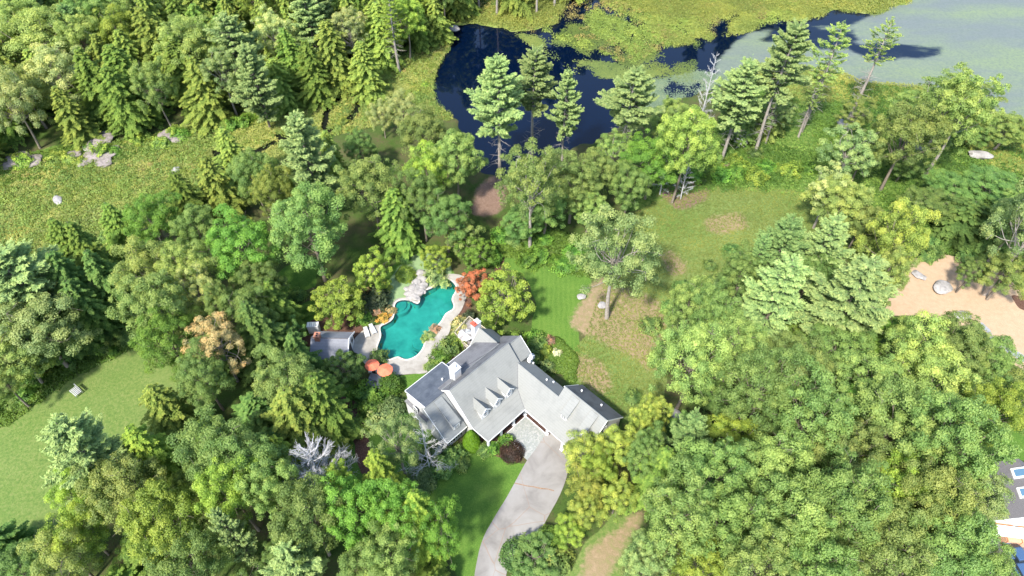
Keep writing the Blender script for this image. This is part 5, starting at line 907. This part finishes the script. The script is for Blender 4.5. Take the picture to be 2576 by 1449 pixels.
# ------------------------------------------------------------------ uncountable cover
def scatter(name, polys, n, size, leaf_n, c_, seed, zoff=0, hgt=1.0, mode='tuft', avoid=(), zf=None, dens_noise=0, flat_n=False, thr=0.0):
    r = np.random.default_rng(seed); pts = []
    for pw in polys:
        xs = [p[0] for p in pw]; ys = [p[1] for p in pw]; m_ = int(n*1.0/len(polys)); X = r.uniform(min(xs), max(xs), m_*3); Y = r.uniform(min(ys), max(ys), m_*3); k = inside(X, Y, pw)
        for av in avoid: k &= ~inside(X, Y, av)
        if dens_noise: k &= (lump(X, Y, dens_noise, seed)+.45*lump(X, Y, dens_noise*3.1, seed+1)) > r.normal(thr, .12, len(X))
        k &= (Y < 240) & (np.abs(X) < 190); pts.append(np.stack([X[k], Y[k]], 1)[:m_])
    P0 = np.concatenate(pts); m_ = len(P0); j = np.repeat(np.arange(m_), leaf_n); N_ = len(j); s_ = r.uniform(.6, 1.4, m_)[j]*size
    patch = .5+.35*lump(P0[:, 0], P0[:, 1], .25, seed+5)+.25*lump(P0[:, 0], P0[:, 1], .9, seed+6)
    if mode == 'tuft':
        d = r.normal(0, 1, (N_, 3)); d[:, 2] = np.abs(d[:, 2])*hgt+.25; d = unit(d); C = np.zeros((N_, 3)); C[:, :2] = P0[j]; C[:, 2] = zoff; C += d*(s_*r.uniform(.4, 1, N_))[:, None]
        V = leaves(C, np.tile([0, -.3, 1.], (N_, 1)), s_*.55, s_*.2, r, .5, d)
    elif mode == 'dome':
        d = r.normal(0, 1, (N_, 3)); d[:, 2] = np.abs(d[:, 2]); d = unit(d); C = np.zeros((N_, 3)); C[:, :2] = P0[j]; C[:, 2] = zoff; C += d*s_[:, None]*np.array([1, 1, hgt]); V = leaves(C, d+np.array([0, 0, .4]), .16*r.uniform(.7, 1.3, N_), .1, r, .5)
    else:
        C = np.zeros((N_, 3)); C[:, :2] = P0[j]+r.normal(0, .5, (N_, 2)); C[:, 2] = zoff+r.uniform(0, .02, N_); V = leaves(C, np.tile([0, 0, 1.], (N_, 1)), s_, s_*.85, r, .02 if not flat_n else .1)
    tint = np.repeat(np.clip(patch[j]*.8+r.normal(.05, .13, N_), 0, 1), 4); me = np_mesh(name, V.reshape(-1, 3), np.arange(N_*4).reshape(N_, 4), tint)
    o = link(name, me, M['leaf']); o.color = (*c_, 1); return tag(o, kind='stuff')
PW = Q(POND); SW = [Q(s) for s in STREAM]; RG = LAWNS['sand']
scatter('marsh_grass', LAWNS['marsh'][:1], 34000, .34, 5, (.37, .40, .13), 11, avoid=SW+[PW])
scatter('marsh_grass', [LAWNS['marsh'][2]], 9000, .34, 5, (.28, .29, .08), 12, avoid=[PW])
scatter('marsh_brush', LAWNS['marsh'][:1], 2600, .75, 34, (.20, .27, .07), 13, mode='dome', hgt=.7, avoid=SW+[PW], dens_noise=.12)
scatter('marsh_brush', LAWNS['marsh'][:1], 4200, .75, 34, (.26, .35, .08), 33, mode='dome', hgt=.6, avoid=SW+[PW], dens_noise=.3)
scatter('marsh_brush', [LAWNS['marsh'][1]], 5000, .9, 30, (.32, .36, .10), 34, mode='dome', hgt=.8, avoid=[PW])
scatter('undergrowth', [LAWNS['wild'][0]], 4200, .9, 40, (.11, .20, .04), 14, mode='dome', hgt=.6, avoid=[PW]+RG, dens_noise=.2)
scatter('undergrowth', [LAWNS['wild'][0]], 9000, .35, 5, (.19, .29, .07), 15, avoid=[PW]+RG)
scatter('undergrowth', LAWNS['wild'][1:], 3000, .55, 26, (.13, .22, .04), 16, mode='dome', hgt=.7)
MATS = [Q([(1190, 50), (1300, 70), (1400, 92), (1500, 128), (1590, 158), (1660, 120), (1780, 90), (1880, 66), (2000, 46), (2110, 25), (2280, 5), (2300, -100), (1180, -100)])]
scatter('floating_marsh_mat', MATS, 8000, .85, 26, (.30, .38, .10), 17, zoff=-.45, mode='dome', hgt=.6, dens_noise=.20, thr=.10)
scatter('reed_clumps', MATS, 1500, .9, 30, (.46, .40, .15), 41, zoff=-.42, mode='dome', hgt=.9, dens_noise=.3, thr=.15)
scatter('marsh_brush', LAWNS['marsh'][:1], 1300, 1.25, 60, (.24, .33, .09), 43, mode='dome', hgt=.8, avoid=SW+[PW], dens_noise=.15)
scatter('reed_clumps', LAWNS['marsh'][:1], 900, .7, 30, (.46, .40, .16), 42, mode='dome', hgt=.7, avoid=SW+[PW], dens_noise=.1, thr=.2)
scatter('floating_marsh_mat', [Q([(1560, 20), (1640, 70), (1700, 110), (1800, 95), (1900, 72), (1960, 48), (2040, 46), (2112, 22), (2200, 34), (2285, 4), (2330, -60), (1500, -60)])], 7000, .95, 26, (.32, .36, .10), 18, zoff=-.45, mode='dome', hgt=.7, dens_noise=.4, thr=.0)
scatter('lily_pads', [Q([(1400, 90), (1500, 150), (1600, 165), (1560, 200), (1740, 200), (1760, 100), (1600, 60), (1440, 40)])], 5000, .2, 3, (.16, .22, .06), 19, zoff=-.435, mode='pad', dens_noise=.22)
scatter('lily_pads', [Q([(1300, 80), (1420, 100), (1520, 150), (1600, 170), (1700, 170), (1600, 200), (1450, 180), (1350, 120)])], 6000, .22, 3, (.20, .26, .08), 29, zoff=-.435, mode='pad', dens_noise=.25, thr=.1)
scatter('lily_pads', [Q([(1560, 215), (1640, 200), (1760, 175), (1830, 190), (1740, 250), (1620, 270), (1520, 240)])], 5200, .17, 3, (.26, .34, .24), 20, zoff=-.435, mode='pad', dens_noise=.3)
scatter('lawn_weeds', MEADOW, 22000, .19, 4, (.26, .32, .09), 21, hgt=.6)
